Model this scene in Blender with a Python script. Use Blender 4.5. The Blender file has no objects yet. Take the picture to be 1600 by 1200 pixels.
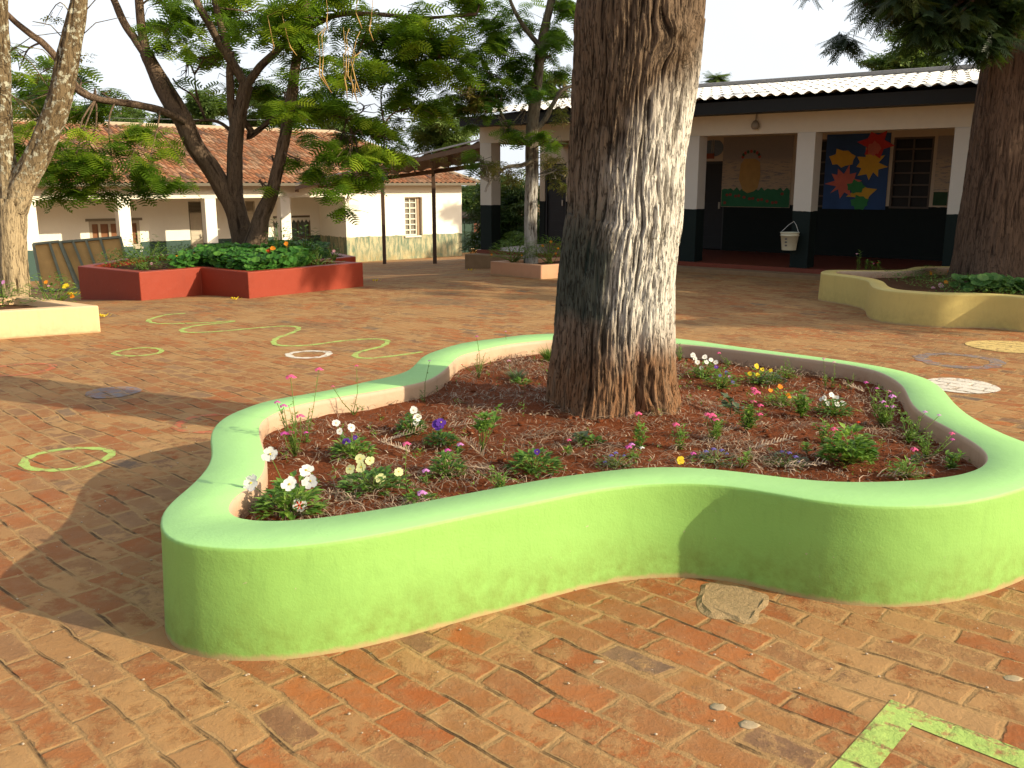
import bpy, bmesh, math, random
import numpy as np
from mathutils import Vector, Matrix
random.seed(7); RS=np.random.RandomState(11)
C=bpy.context.scene.collection
# ------------------------------------------------------------------ camera model
F=1450.0; PITCH=math.atan(315/1450.0); H=1.70
FW=Vector((0,math.cos(PITCH),-math.sin(PITCH))); UP=Vector((0,math.sin(PITCH),math.cos(PITCH))); EYE=Vector((0,0,H))
def ray(px,py): return FW+Vector((1,0,0))*((px-800)/F)-UP*((py-600)/F)
def G(px,py,z=0.0):
    d=ray(px,py); return EYE+d*((z-H)/d.z)
def P(px,py,Y):
    d=ray(px,py); return EYE+d*(Y/d.y)
DN=Vector((-.622,.783,0))
def gz(x,y):
    t=min(max((x*DN.x+y*DN.y-13)/19.7,0),1)
    return -1.46*(t*t*5 if t<.1 else t-.05)
def GT(px,py):
    d=ray(px,py); t=1.0
    for _ in range(4000):
        p=EYE+d*t
        if p.z<gz(p.x,p.y): return p
        t+=.02
    return p
# ------------------------------------------------------------------ object helpers
def tag(o,label=None,cat=None,group=None,kind=None):
    if label: o['label']=label
    if cat: o['category']=cat
    if group: o['group']=group
    if kind: o['kind']=kind
    return o
def thing(name,label,cat,loc=(0,0,0),group=None):
    o=bpy.data.objects.new(name,None); C.objects.link(o); o.location=loc; o.empty_display_size=.2
    return tag(o,label,cat,group)
def link(name,me,mat,parent=None):
    o=bpy.data.objects.new(name,me); C.objects.link(o)
    for m in (mat if isinstance(mat,(list,tuple)) else [mat]): me.materials.append(m)
    if parent is not None:
        o.parent=parent; o.matrix_parent_inverse=Matrix.Translation(-Vector(world_loc(parent)))
    return o
def world_loc(o):
    l=Vector(o.location)
    # all builders give world coordinates; parents are unrotated, so undo the summed offset
    q=o.parent
    if o.parent is not None and o.type=='MESH': return Vector((0,0,0))
    return l
def shade(me,on=True):
    me.polygons.foreach_set('use_smooth',[on]*len(me.polygons))
class MB:
    def __init__(s): s.v=[];s.f=[];s.m=[]
    def quad(s,a,b,c,d,m=0):
        n=len(s.v); s.v+= [tuple(a),tuple(b),tuple(c),tuple(d)]; s.f.append((n,n+1,n+2,n+3)); s.m.append(m)
    def poly(s,pts,m=0):
        n=len(s.v); s.v+=[tuple(p) for p in pts]; s.f.append(tuple(range(n,n+len(pts)))); s.m.append(m)
    def box(s,c,sx,sy,sz,U=Vector((1,0,0)),V=None,W=Vector((0,0,1)),m=0):
        c=Vector(c); U=Vector(U).normalized(); W=Vector(W).normalized()
        V=W.cross(U).normalized() if V is None else Vector(V).normalized()
        n=len(s.v)
        for k in (-1,1):
            for j in (-1,1):
                for i in (-1,1):
                    s.v.append(tuple(c+U*(i*sx/2)+V*(j*sy/2)+W*(k*sz/2)))
        for f in ((0,2,3,1),(4,5,7,6),(0,1,5,4),(2,6,7,3),(0,4,6,2),(1,3,7,5)):
            s.f.append(tuple(n+i for i in f)); s.m.append(m)
    def bar(s,a,b,w,h=None,m=0,up=Vector((0,0,1))):
        a=Vector(a);b=Vector(b); d=b-a; L=d.length; d.normalize()
        side=d.cross(up)
        if side.length<1e-3: side=d.cross(Vector((1,0,0)))
        side.normalize(); s.box((a+b)/2,L,w,h or w,U=d,V=side,W=side.cross(d),m=m)
    def tube(s,pts,rad,n=6,cap=True,m=0):
        pts=[Vector(p) for p in pts]; k=len(pts); base=len(s.v)
        if not isinstance(rad,(list,tuple)): rad=[rad]*k
        ref=Vector((.3,.2,1)).normalized()
        for i,p in enumerate(pts):
            d=(pts[min(i+1,k-1)]-pts[max(i-1,0)])
            if d.length<1e-7: d=Vector((0,0,1))
            d.normalize(); a=d.cross(ref)
            if a.length<.05: a=d.cross(Vector((1,0,0)))
            a.normalize(); b=d.cross(a)
            for j in range(n):
                t=2*math.pi*j/n; s.v.append(tuple(p+(a*math.cos(t)+b*math.sin(t))*rad[i]))
        for i in range(k-1):
            for j in range(n):
                q=base+i*n; s.f.append((q+j,q+(j+1)%n,q+n+(j+1)%n,q+n+j)); s.m.append(m)
        if cap:
            s.f.append(tuple(base+j for j in range(n))[::-1]); s.m.append(m)
            s.f.append(tuple(base+(k-1)*n+j for j in range(n))); s.m.append(m)
    def lathe(s,c,prof,n=20,m=0,tilt=None):
        base=len(s.v); c=Vector(c)
        for (r,z) in prof:
            for j in range(n):
                t=2*math.pi*j/n; p=Vector((r*math.cos(t),r*math.sin(t),z))
                if tilt is not None: p=tilt@p
                s.v.append(tuple(c+p))
        for i in range(len(prof)-1):
            for j in range(n):
                q=base+i*n; s.f.append((q+j,q+(j+1)%n,q+n+(j+1)%n,q+n+j)); s.m.append(m)
    def build(s,name,mat,parent=None,smooth=False,bevel=0):
        me=bpy.data.meshes.new(name); me.from_pydata(s.v,[],s.f); me.update()
        if isinstance(mat,(list,tuple)): me.polygons.foreach_set('material_index',s.m)
        if smooth: shade(me)
        o=link(name,me,mat,parent)
        if bevel:
            b=o.modifiers.new('bevel','BEVEL'); b.width=bevel; b.segments=2; b.limit_method='ANGLE'
        return o
def npmesh(name,V,Fc,mat,parent=None,attrs=None,smooth=True):
    """V (n,3), Fc (m,k) arrays"""
    me=bpy.data.meshes.new(name); n=len(V); m,k=Fc.shape
    me.vertices.add(n); me.vertices.foreach_set('co',np.asarray(V,np.float32).ravel())
    me.loops.add(m*k); me.loops.foreach_set('vertex_index',Fc.astype(np.int32).ravel())
    me.polygons.add(m); me.polygons.foreach_set('loop_start',np.arange(0,m*k,k,dtype=np.int32))
    me.polygons.foreach_set('loop_total',np.full(m,k,np.int32))
    me.update(calc_edges=True)
    for a,arr in (attrs or {}).items():
        at=me.attributes.new(a,'FLOAT','POINT'); at.data.foreach_set('value',np.asarray(arr,np.float32))
    me.polygons.foreach_set('use_smooth',np.full(m,smooth,bool))
    return link(name,me,mat,parent)
# ------------------------------------------------------------------ noise in numpy
def _h(ix,iy,iz,seed):
    n=(ix.astype(np.int64)*374761393+iy.astype(np.int64)*668265263+iz.astype(np.int64)*2147483647+seed*974634777)&0xffffffff
    n=((n^(n>>13))*1274126177)&0xffffffff; n=((n^(n>>15))*2246822519)&0xffffffff
    return ((n^(n>>16))&0xffffff)/float(0xffffff)
def vnoise(x,y,z,seed=0):
    x,y,z=x*.86+y*.42+z*.29,-x*.44+y*.83+z*.35,-x*.10-y*.42+z*.90
    fx,fy,fz=np.floor(x),np.floor(y),np.floor(z); tx,ty,tz=x-fx,y-fy,z-fz
    tx=tx*tx*(3-2*tx);ty=ty*ty*(3-2*ty);tz=tz*tz*(3-2*tz)
    r=0
    for i in (0,1):
        for j in (0,1):
            for k in (0,1):
                w=(tx if i else 1-tx)*(ty if j else 1-ty)*(tz if k else 1-tz)
                r=r+w*_h(fx+i,fy+j,fz+k,seed)
    return r
def fbm(x,y,z,o=4,seed=0):
    a=.5;s=0;t=0
    for i in range(o):
        s=s+a*vnoise(x,y,z,seed+i); t+=a; a*=.5; x=x*2.03+7.1;y=y*2.03+3.3;z=z*2.03+1.7
    return s/t
# ------------------------------------------------------------------ shader helpers
class NT:
    def __init__(s,name):
        s.mat=bpy.data.materials.new(name); s.mat.use_nodes=True; s.t=s.mat.node_tree; s.t.nodes.clear()
        s.out=s.t.nodes.new('ShaderNodeOutputMaterial')
    def n(s,ty,inp=None,**kw):
        nd=s.t.nodes.new(ty)
        for k,v in kw.items(): setattr(nd,k,v)
        for k,v in (inp or {}).items(): s.set(nd.inputs[k],v)
        return nd
    def set(s,sock,v):
        if isinstance(v,bpy.types.NodeSocket): s.t.links.new(v,sock)
        elif isinstance(v,(tuple,list)) and len(v)==3 and len(getattr(sock,'default_value',(0,0,0)))==4: sock.default_value=(*v,1)
        else: sock.default_value=v
    def m(s,op,a,b=0.0,c=0.0,clamp=False):
        nd=s.n('ShaderNodeMath',{0:a,1:b,2:c},operation=op); nd.use_clamp=clamp; return nd.outputs[0]
    def vm(s,op,a,b=(0,0,0)):
        return s.n('ShaderNodeVectorMath',{0:a,1:b},operation=op).outputs[0]
    def vscale(s,a,k):
        nd=s.n('ShaderNodeVectorMath',{0:a},operation='SCALE'); s.set(nd.inputs['Scale'],k); return nd.outputs[0]
    def mix(s,f,a,b,mode='MIX'):
        nd=s.n('ShaderNodeMix',data_type='RGBA',blend_type=mode)
        s.set(nd.inputs[0],f); s.set(nd.inputs[6],a); s.set(nd.inputs[7],b); return nd.outputs[2]
    def noise(s,vec,scale,detail=4,rough=.55,col=False):
        nd=s.n('ShaderNodeTexNoise',{'Scale':scale,'Detail':detail,'Roughness':rough})
        if vec is not None: s.set(nd.inputs['Vector'],vec)
        return nd.outputs['Color' if col else 'Fac']
    def ss(s,x,a,b,c=0.0,d=1.0):
        nd=s.n('ShaderNodeMapRange',{'Value':x,'From Min':a,'From Max':b,'To Min':c,'To Max':d},interpolation_type='SMOOTHSTEP'); return nd.outputs[0]
    def ramp(s,f,stops,interp='LINEAR'):
        nd=s.n('ShaderNodeValToRGB',{0:f}); cr=nd.color_ramp; cr.interpolation=interp
        while len(cr.elements)<len(stops): cr.elements.new(.5)
        for e,(p,c) in zip(cr.elements,stops): e.position=p; e.color=(*c,1)
        return nd.outputs[0]
    def pos(s): return s.n('ShaderNodeNewGeometry').outputs['Position']
    def xyz(s,v):
        nd=s.n('ShaderNodeSeparateXYZ',{0:v}); return nd.outputs
    def attr(s,name): return s.n('ShaderNodeAttribute',attribute_name=name).outputs['Fac']
    def bump(s,h,dist=1.0,strength=1.0):
        return s.n('ShaderNodeBump',{'Height':h,'Distance':dist,'Strength':strength}).outputs[0]
    def bsdf(s,col,rough=.8,normal=None,spec=.3,**kw):
        nd=s.n('ShaderNodeBsdfPrincipled',{'Base Color':col,'Roughness':rough,'Specular IOR Level':spec})
        if normal is not None: s.set(nd.inputs['Normal'],normal)
        for k,v in kw.items(): s.set(nd.inputs[k],v)
        return nd.outputs[0]
    def end(s,sh): s.t.links.new(sh,s.out.inputs[0]); return s.mat
def plain(name,c,rough=.7,var=.15,scale=8,bump=.002,spec=.3,metal=0):
    m=NT(name); p=m.pos(); f=m.noise(p,scale,5)
    col=m.mix(f,tuple(x*(1-var) for x in c),tuple(min(1,x*(1+var)) for x in c))
    return m.end(m.bsdf(col,rough,m.bump(m.noise(p,scale*8,3),bump),spec,Metallic=metal))
def leafmat(name,c1,c2,c3=None,trans=.35,rough=.5):
    m=NT(name); v=m.attr('rnd')
    st=[(0,c1),(.6,c2)]+([(1,c3)] if c3 else [])
    col=m.ramp(v,st)
    a=m.bsdf(col,rough,spec=.25); tr=m.n('ShaderNodeBsdfTranslucent',{'Color':m.mix(.5,col,(.25,.4,.03))}).outputs[0]
    return m.end(m.n('ShaderNodeMixShader',{0:trans,1:a,2:tr}).outputs[0])
# brick pavement ---------------------------------------------------
BANG=math.radians(43)
def brick(m):
    p=m.pos()
    low=m.vm('SUBTRACT',m.noise(p,.55,2,col=True),(.5,.5,.5)); mid=m.vm('SUBTRACT',m.noise(p,5,2,col=True),(.5,.5,.5))
    q=m.vm('ADD',p,m.vm('ADD',m.vscale(low,.30),m.vscale(mid,.034)))
    rot=m.n('ShaderNodeVectorRotate',{'Vector':q,'Angle':BANG},rotation_type='Z_AXIS').outputs[0]
    X=m.xyz(rot); LB,WB=.272,.139
    v=m.m('DIVIDE',X[1],WB); row=m.m('FLOOR',v); fv=m.m('SUBTRACT',v,row)
    wr=m.n('ShaderNodeTexWhiteNoise',{'W':row},noise_dimensions='1D').outputs['Value']
    u=m.m('ADD',m.m('DIVIDE',X[0],LB),m.m('ADD',m.m('MULTIPLY',row,.5),m.m('MULTIPLY',wr,.22)))
    colm=m.m('FLOOR',u); fu=m.m('SUBTRACT',u,colm)
    idv=m.n('ShaderNodeCombineXYZ',{0:colm,1:row}).outputs[0]
    wn=m.n('ShaderNodeTexWhiteNoise',{'Vector':idv},noise_dimensions='3D'); r0=wn.outputs['Value']; rc=m.xyz(wn.outputs['Color'])
    du=m.m('MULTIPLY',m.m('MINIMUM',fu,m.m('SUBTRACT',1.0,fu)),LB); dv=m.m('MULTIPLY',m.m('MINIMUM',fv,m.m('SUBTRACT',1.0,fv)),WB)
    d=m.n('ShaderNodeMath',{0:du,1:dv,2:.012},operation='SMOOTH_MIN').outputs[0]
    d=m.m('ADD',d,m.m('MULTIPLY',m.m('SUBTRACT',m.noise(p,20,5,.7),.5),.034))
    # worn, sand-filled joints vary in width per brick
    wdt=m.m('ADD',.004,m.m('MULTIPLY',rc[0],.014))
    mort=m.m('SUBTRACT',1.0,m.ss(m.m('SUBTRACT',d,wdt),-.002,.005))
    patch=m.noise(p,1.1,6,.62); film=m.noise(p,9,8,.72); fine=m.noise(p,70,5,.7)
    far=m.ss(m.xyz(p)[1],5.5,12.0)
    sand=m.ss(m.m('ADD',m.m('ADD',m.m('MULTIPLY',patch,1.25),m.m('MULTIPLY',film,1.0)),m.m('ADD',m.m('MULTIPLY',rc[1],.22),m.m('MULTIPLY',far,.05))),1.20,1.36)
    edge=m.m('SUBTRACT',1.0,m.ss(d,.0,.05))
    sand=m.m('MAXIMUM',sand,m.m('MULTIPLY',edge,m.ss(film,.42,.66)))
    crack=m.m('MULTIPLY',m.m('MULTIPLY',m.m('SUBTRACT',1.0,m.ss(m.m('ABSOLUTE',m.m('SUBTRACT',dv,.003)),.001,.006)),m.ss(m.noise(p,2.6,3),.49,.58)),m.m('SUBTRACT',1.0,m.m('MULTIPLY',sand,.55)))
    bc=m.ramp(r0,[(0,(.42,.125,.036)),(.25,(.45,.155,.046)),(.5,(.33,.11,.036)),(.70,(.36,.165,.056)),(.86,(.24,.115,.052)),(.97,(.19,.105,.06)),(1,(.13,.10,.075))])
    bc=m.mix(m.m('MULTIPLY',m.ss(m.noise(p,.8,3,.6),.42,.60),.45),bc,m.mix(r0,(.21,.10,.04),(.34,.19,.08)))
    bc=m.mix(m.ss(film,.35,.7),bc,m.mix(.45,bc,(.36,.21,.11)))
    bc=m.mix(m.m('MULTIPLY',m.ss(m.noise(p,17,6,.7),.58,.72),.55),bc,(.14,.085,.055))
    sc=m.mix(m.noise(p,3.5,6,.7),(.37,.20,.075),(.53,.32,.14))
    c=m.mix(m.m('MULTIPLY',sand,.72),bc,sc)
    c=m.mix(m.m('MULTIPLY',.55,m.m('SUBTRACT',1.0,r0)),c,m.vscale(c,.62))
    c=m.mix(m.m('MULTIPLY',mort,.9),c,m.mix(m.noise(p,11,4),(.27,.15,.062),(.48,.30,.13)))
    c=m.mix(m.m('MULTIPLY',crack,.9),c,(.06,.033,.018))
    dark=m.ss(m.noise(p,.5,7,.7),.50,.66)
    c=m.mix(m.m('MULTIPLY',m.m('MULTIPLY',dark,.36),m.m('ADD',.5,far)),c,(.15,.105,.065))
    c=m.mix(m.m('MULTIPLY',far,.08),c,(.26,.17,.08))
    c=m.mix(m.m('MULTIPLY',m.ss(m.noise(p,55,2,.5),.72,.76),.6),c,(.62,.52,.40))
    h=m.m('MULTIPLY',rc[2],.006)
    h=m.m('ADD',h,m.m('MULTIPLY',m.m('MULTIPLY',m.m('SUBTRACT',fu,.5),m.m('SUBTRACT',rc[0],.5)),.016))
    h=m.m('ADD',h,m.m('MULTIPLY',m.m('MULTIPLY',m.m('SUBTRACT',fv,.5),m.m('SUBTRACT',rc[1],.5)),.018))
    h=m.m('MULTIPLY',h,m.m('SUBTRACT',1.0,m.m('MULTIPLY',mort,.75)))
    h=m.m('ADD',h,m.m('MULTIPLY',m.ss(d,-.002,.010),.0030))
    h=m.m('ADD',h,m.m('MULTIPLY',film,.013)); h=m.m('ADD',h,m.m('MULTIPLY',fine,.0035)); h=m.m('SUBTRACT',h,m.m('MULTIPLY',crack,.010))
    h=m.m('ADD',h,m.m('MULTIPLY',sand,.0025))
    return p,c,h,crack,mort
M={}
m=NT('brick_paving'); p,c,h,_,_=brick(m); M['brick']=m.end(m.bsdf(c,.9,m.bump(h,1.0,.75),.2))
def paintmat(name,col,cover=.9,old=.5):
    m=NT(name); p,c,h,cr,mo=brick(m)
    w=m.ss(m.noise(p,14,7,.7),old-.10,old+.10)
    w=m.m('MULTIPLY',w,m.m('SUBTRACT',1.0,m.m('MULTIPLY',mo,m.ss(m.noise(p,24,4,.7),.45,.6)))); w=m.m('MULTIPLY',w,cover); w=m.m('MULTIPLY',w,m.m('SUBTRACT',1.0,m.m('MULTIPLY',cr,.8)))
    pc=m.mix(m.noise(p,6,5),tuple(x*.85 for x in col),col)
    return m.end(m.bsdf(m.mix(w,c,pc),.75,m.bump(h,1.0,.9),.3))
M['p_green']=paintmat('green_ground_paint',(.42,.62,.15),.88,.40)
M['p_white']=paintmat('white_ground_paint',(.78,.72,.62),.95,.25)
M['p_yellow']=paintmat('yellow_ground_paint',(.75,.55,.2),.9,.35)
M['p_blue']=paintmat('blue_ground_paint',(.20,.20,.23),.8,.46)
M['p_red']=paintmat('red_ground_paint',(.62,.13,.06),.7,.46)
# painted plaster -------------------------------------------------
def plaster(name,col,dirt=(.2,.14,.06),amt=.5,zb=.0,zr=.2,top=None,topz=None):
    m=NT(name); p=m.pos(); X=m.xyz(p)
    n1=m.noise(p,3,5,.6); n2=m.noise(p,14,6,.7)
    c=m.mix(n1,tuple(x*.92 for x in col),tuple(min(1,x*1.05) for x in col))
    st2=m.noise(m.vm('MULTIPLY',p,(1,1,.18)),26,5,.7); c=m.mix(m.m('MULTIPLY',m.ss(st2,.5,.75),.22),c,tuple(x*.62 for x in col)); c=m.mix(m.m('MULTIPLY',m.ss(m.noise(p,2.0,6,.7),.52,.7),.30),c,tuple(min(1,x*.72) for x in col))
    c=m.mix(m.m('MULTIPLY',m.ss(m.noise(p,38,4,.6),.715,.735),.7),c,(.45,.38,.28))
    low=m.m('SUBTRACT',1.0,m.ss(m.m('ADD',X[2],m.m('MULTIPLY',m.m('SUBTRACT',n1,.5),-.25)),zb,zb+zr))
    st=m.m('MULTIPLY',m.m('MULTIPLY',low,m.ss(n2,.15,.85)),amt)
    st=m.m('MAXIMUM',st,m.m('MULTIPLY',m.ss(m.noise(p,5,7,.72),.60,.80),amt*.35))
    c=m.mix(st,c,dirt)
    c=m.mix(m.m('MULTIPLY',m.m('SUBTRACT',1.0,m.ss(m.m('ADD',X[2],m.m('MULTIPLY',m.m('SUBTRACT',m.noise(p,12,4,.7),.5),.05)),zb+.004,zb+.028)),.8 if zb>=0 and zb<.1 else 0.0),c,(.42,.28,.15))
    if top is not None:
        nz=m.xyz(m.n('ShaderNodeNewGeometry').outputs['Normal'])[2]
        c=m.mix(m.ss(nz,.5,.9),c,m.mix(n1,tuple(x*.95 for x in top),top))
    hh=m.m('ADD',m.m('MULTIPLY',m.noise(p,90,3,.6),.0016),m.m('MULTIPLY',m.noise(p,7,2),.005))
    return m.end(m.bsdf(c,.55,m.bump(hh,1.0,.8),.35))
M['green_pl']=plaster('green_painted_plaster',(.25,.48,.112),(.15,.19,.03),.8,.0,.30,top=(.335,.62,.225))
M['yellow_pl']=plaster('yellow_painted_plaster',(.62,.50,.17),(.25,.18,.06),.45,.0,.3)
M['red_pl']=plaster('red_painted_plaster',(.27,.036,.014),(.14,.04,.02),.3,-.2,.3)
M['cream_pl']=plaster('cream_painted_plaster',(.80,.54,.30),(.35,.2,.09),.4,0,.15)
M['peach_pl']=plaster('peach_painted_plaster',(.62,.33,.19),(.35,.2,.09),.4,0,.15)
M['raw_pl']=plaster('bare_inner_plaster',(.50,.36,.25),(.30,.12,.05),.9,.28,.12)
m=NT('red_soil'); p=m.pos()
c=m.mix(m.noise(p,9,8,.7),(.11,.030,.011),(.25,.074,.027)); c=m.mix(m.ss(m.noise(p,40,4,.6),.62,.72),c,(.30,.15,.08))
M['soil']=m.end(m.bsdf(c,.95,m.bump(m.m('ADD',m.m('MULTIPLY',m.noise(p,22,8,.7),.03),m.m('MULTIPLY',m.noise(p,110,3),.006)),1.0,1.0),.1))
m=NT('dark_soil'); p=m.pos()
M['dsoil']=m.end(m.bsdf(m.mix(m.noise(p,9,8,.7),(.06,.03,.015),(.14,.07,.035)),.95,m.bump(m.noise(p,22,8,.7),.03),.1))
m=NT('dry_straw'); v=m.attr('rnd'); M['straw']=m.end(m.bsdf(m.ramp(v,[(0,(.08,.055,.035)),(.5,(.22,.15,.10)),(1,(.46,.35,.25))]),.8,spec=.2))
# building paints --------------------------------------------------
def bandwall(name,white,band,zb,faded=0,grime=.3):
    m=NT(name); p=m.pos(); X=m.xyz(p); z=m.m('ADD',X[2],m.m('MULTIPLY',m.m('SUBTRACT',m.noise(p,6,3),.5),.03 if not faded else .12))
    f=m.m('LESS_THAN',z,zb); n=m.noise(p,2.2,6,.65); n2=m.noise(m.vm('MULTIPLY',p,(3,3,.7)),2.5,7,.75)
    w=m.mix(n,tuple(x*.9 for x in white),white); w=m.mix(m.m('MULTIPLY',m.ss(n2,.55,.8),grime),w,(.35,.28,.18))
    b=m.mix(n,tuple(x*.8 for x in band),band)
    if faded:
        b=m.mix(m.ss(n2,.38,.66),b,(.50,.44,.27)); b=m.mix(m.m('MULTIPLY',m.m('SUBTRACT',1.0,m.ss(z,zb-1.15,zb-.35)),m.ss(m.noise(p,5,7,.75),.35,.6)),b,(.33,.26,.12))
    return m.end(m.bsdf(m.mix(f,w,b),.75 if not faded else .85,m.bump(m.noise(p,30,4),.004),.25))
# ================================================================= GROUND
def ground():
    xs=sorted(set([-400,-150,-80,-50]+[-40+i*1.0 for i in range(81)]+[50,80,150,400]))
    ys=sorted(set([-60,-20,-8]+[-4+i*1.0 for i in range(60)]+[70,100,200,600]))
    V=[];Fc=[]
    for y in ys:
        for x in xs: V.append((x,y,gz(x,y)))
    n=len(xs)
    for j in range(len(ys)-1):
        for i in range(n-1): Fc.append((j*n+i,j*n+i+1,(j+1)*n+i+1,(j+1)*n+i))
    o=npmesh('brick_courtyard',np.array(V),np.array(Fc),M['brick'],smooth=True); tag(o,'red brick paving half covered in sandy dirt, filling the courtyard',None,None,'structure')
ground()
# painted marks on the paving
def ribbon(pts,w,closed=False,z=.0025):
    pts=[Vector((p.x,p.y,0)) for p in pts]; n=len(pts); V=[];Fc=[]
    for i,p in enumerate(pts):
        a=pts[(i-1)%n] if closed or i>0 else p; b=pts[(i+1)%n] if closed or i<n-1 else p
        d=(b-a).normalized(); s=Vector((-d.y,d.x,0)); ww=w*(1+.22*math.sin(i*1.7)+.1*math.sin(i*4.1))
        for k in (-.5,.5):
            q=p+s*(ww*k); V.append((q.x,q.y,gz(q.x,q.y)+z))
    m=n if closed else n-1
    for i in range(m):
        j=(i+1)%n; Fc.append((2*i,2*i+1,2*j+1,2*j))
    return np.array(V),np.array(Fc)
def smooth_pts(pts,closed=False,k=8):
    n=len(pts); out=[]
    R=range(n if closed else n-1)
    g=(lambda i:pts[i%n]) if closed else (lambda i:pts[min(max(i,0),n-1)])
    for i in R:
        p0,p1,p2,p3=g(i-1),g(i),g(i+1),g(i+2)
        for j in range(k):
            t=j/k; out.append(.5*((2*p1)+(p2-p0)*t+(2*p0-5*p1+4*p2-p3)*t*t+(3*p1-p0-3*p2+p3)*t**3))
    if not closed: out.append(pts[-1])
    return out
def ring(name,label,cx,cy,rx,w,mat,ry=None,fill=False,group='painted circles on the brick paving',rot=0):
    c=GT(cx,cy); R=(GT(cx+rx,cy)-c).length; R2=ry or R
    pts=[Vector((c.x+R*(1+.05*math.sin(3*a+cx))*math.cos(a),c.y+R2*(1+.04*math.sin(2*a+cy))*math.sin(a),0)) for a in [2*math.pi*i/40 for i in range(40)]]
    if fill:
        me=bpy.data.meshes.new(name); me.from_pydata([(p.x,p.y,gz(p.x,p.y)+.004) for p in pts],[],[tuple(range(40))]); o=link(name,me,mat)
    else:
        V,Fc=ribbon(pts,w,True); o=npmesh(name,V,Fc,mat)
    tag(o,label,'painted circle',group)
ring('painted_circle','light green painted ring nearest the green planter, on shaded paving at the left',106,718,62,.055,M['p_green'])
ring('painted_circle','small light green ring painted beyond the blue patch, in the sun',217,550,35,.05,M['p_green'])
ring('painted_circle','thin white ring painted beside the winding green line',483,554,31,.068,M['p_white'])
ring('painted_circle','faded red ring painted on bricks at the left edge of the yard',30,578,48,.06,M['p_red'])
ring('painted_circle','faded red ring half hidden behind the green planter',335,662,56,.06,M['p_red'])
ring('painted_circle','solid blue-grey oval painted on the bricks between two green rings',176,614,41,.1,M['p_blue'],fill=True)
ring('painted_circle','solid white disc painted on the bricks behind the green planter',1500,603,57,.1,M['p_white'],fill=True)
ring('painted_circle','wide blue-grey ring painted on the bricks before the yellow planter',1497,564,55,.13,M['p_blue'])
ring('painted_circle','solid pale yellow disc painted on bricks at the right edge',1577,542,60,.1,M['p_yellow'],fill=True)
pl=[(290,490),(262,492),(240,497),(232,501),(240,505),(262,506),(330,504),(365,502),(350,505),(310,509),(287,514),(285,518),(300,520),(345,518),(400,513),(440,510),(462,511),(466,515),(455,521),(435,528),(428,534),(432,539),(455,541),(490,539),(535,533),(575,530),(600,531),(606,535),(595,542),(570,548),(556,553),(558,559),(580,560),(620,556),(660,550)]
V,Fc=ribbon(smooth_pts([GT(*p) for p in pl],k=5),.06)
tag(npmesh('painted_line',V,Fc,M['p_green']),'long winding light green line painted across the brick paving','painted line')
c0=GT(1392,1098);a1=GT(1300,1200);a1=c0+(a1-c0)*3.2;b1=GT(1600,1176);b1=c0+(b1-c0)*1.8
u1=(a1-c0).normalized();u2=(b1-c0).normalized();wd=.105
sn=abs(u1.cross(u2).z); inn=c0+(u1+u2)*(wd/sn)
V=[a1-u2*0,a1+u2*(wd/sn),inn,c0,b1+u1*(wd/sn),b1]; V=np.array([(p.x,p.y,.0025) for p in V]); Fc=np.array([(0,1,2,3),(3,2,4,5)])
ddir=(a1-c0).normalized(); 
tag(npmesh('painted_corner',V,Fc,M['p_green'],smooth=False),'thick light green corner line of a painted square in the foreground','painted line')
# ================================================================= PLANTERS
def offset(pts,d):
    n=len(pts); out=[]
    for i,p in enumerate(pts):
        a=pts[i-1];b=pts[(i+1)%n]; t=(b-a); t=Vector((t.x,t.y,0)).normalized(); out.append(Vector((p.x+t.y*d,p.y-t.x*d,p.z)))
    return out
def resample(pts,n):
    L=[0]; m=len(pts)
    for i in range(m): L.append(L[-1]+(pts[(i+1)%m]-pts[i]).length)
    out=[];k=0
    for j in range(n):
        s=L[-1]*j/n
        while L[k+1]<s: k+=1
        t=(s-L[k])/max(L[k+1]-L[k],1e-6); out.append(pts[k].lerp(pts[(k+1)%m],t))
    return out
def relax(pts,it=2):
    for _ in range(it): pts=[(pts[i-1]+pts[i]*2+pts[(i+1)%len(pts)])/4 for i in range(len(pts))]
    return pts
def planter_wall(name,outer,inner,h,zs,mats,parent,flare=.02,lip=.012):
    n=len(outer)
    cx=sum(p.x for p in outer)/n; cy=sum(p.y for p in outer)/n
    area=sum(outer[i].x*outer[(i+1)%n].y-outer[(i+1)%n].x*outer[i].y for i in range(n))
    sg=1 if area>0 else -1
    rings=[]
    for d,z in ((flare,-.02),(flare*.85,.03),(flare*.45,h*.5),(0.003,h-.05),(.004,h-.016),(.002,h-.005),(-.006,h)):
        o=offset(outer,d*sg); rings.append([Vector((p.x,p.y,(gz(p.x,p.y) if z<.1 else 0)+z if z<.1 else z)) for p in o])
    for d,z in ((-.007,h),(0,h-.006),(.003,h-.03),(.0,zs-.12)):
        o=offset(inner,-d*sg); rings.append([Vector((p.x,p.y,z)) for p in o])
    V=[];Fc=[];mi=[]
    for r in rings: V+= [tuple(p) for p in r]
    for k in range(len(rings)-1):
        for i in range(n):
            j=(i+1)%n; Fc.append((k*n+i,k*n+j,(k+1)*n+j,(k+1)*n+i)); mi.append(1 if k>=7 else 0)
    me=bpy.data.meshes.new(name); me.from_pydata(V,[],Fc); me.update(); me.polygons.foreach_set('material_index',mi)
    shade(me); bm=bmesh.new(); bm.from_mesh(me); bmesh.ops.recalc_face_normals(bm,faces=bm.faces); bm.to_mesh(me); bm.free()
    return link(name,me,mats,parent)
def inside(x,y,poly):
    c=False;n=len(poly)
    for i in range(n):
        a=poly[i];b=poly[i-1]
        if (a.y>y)!=(b.y>y) and x<(b.x-a.x)*(y-a.y)/(b.y-a.y)+a.x: c=not c
    return c
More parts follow.
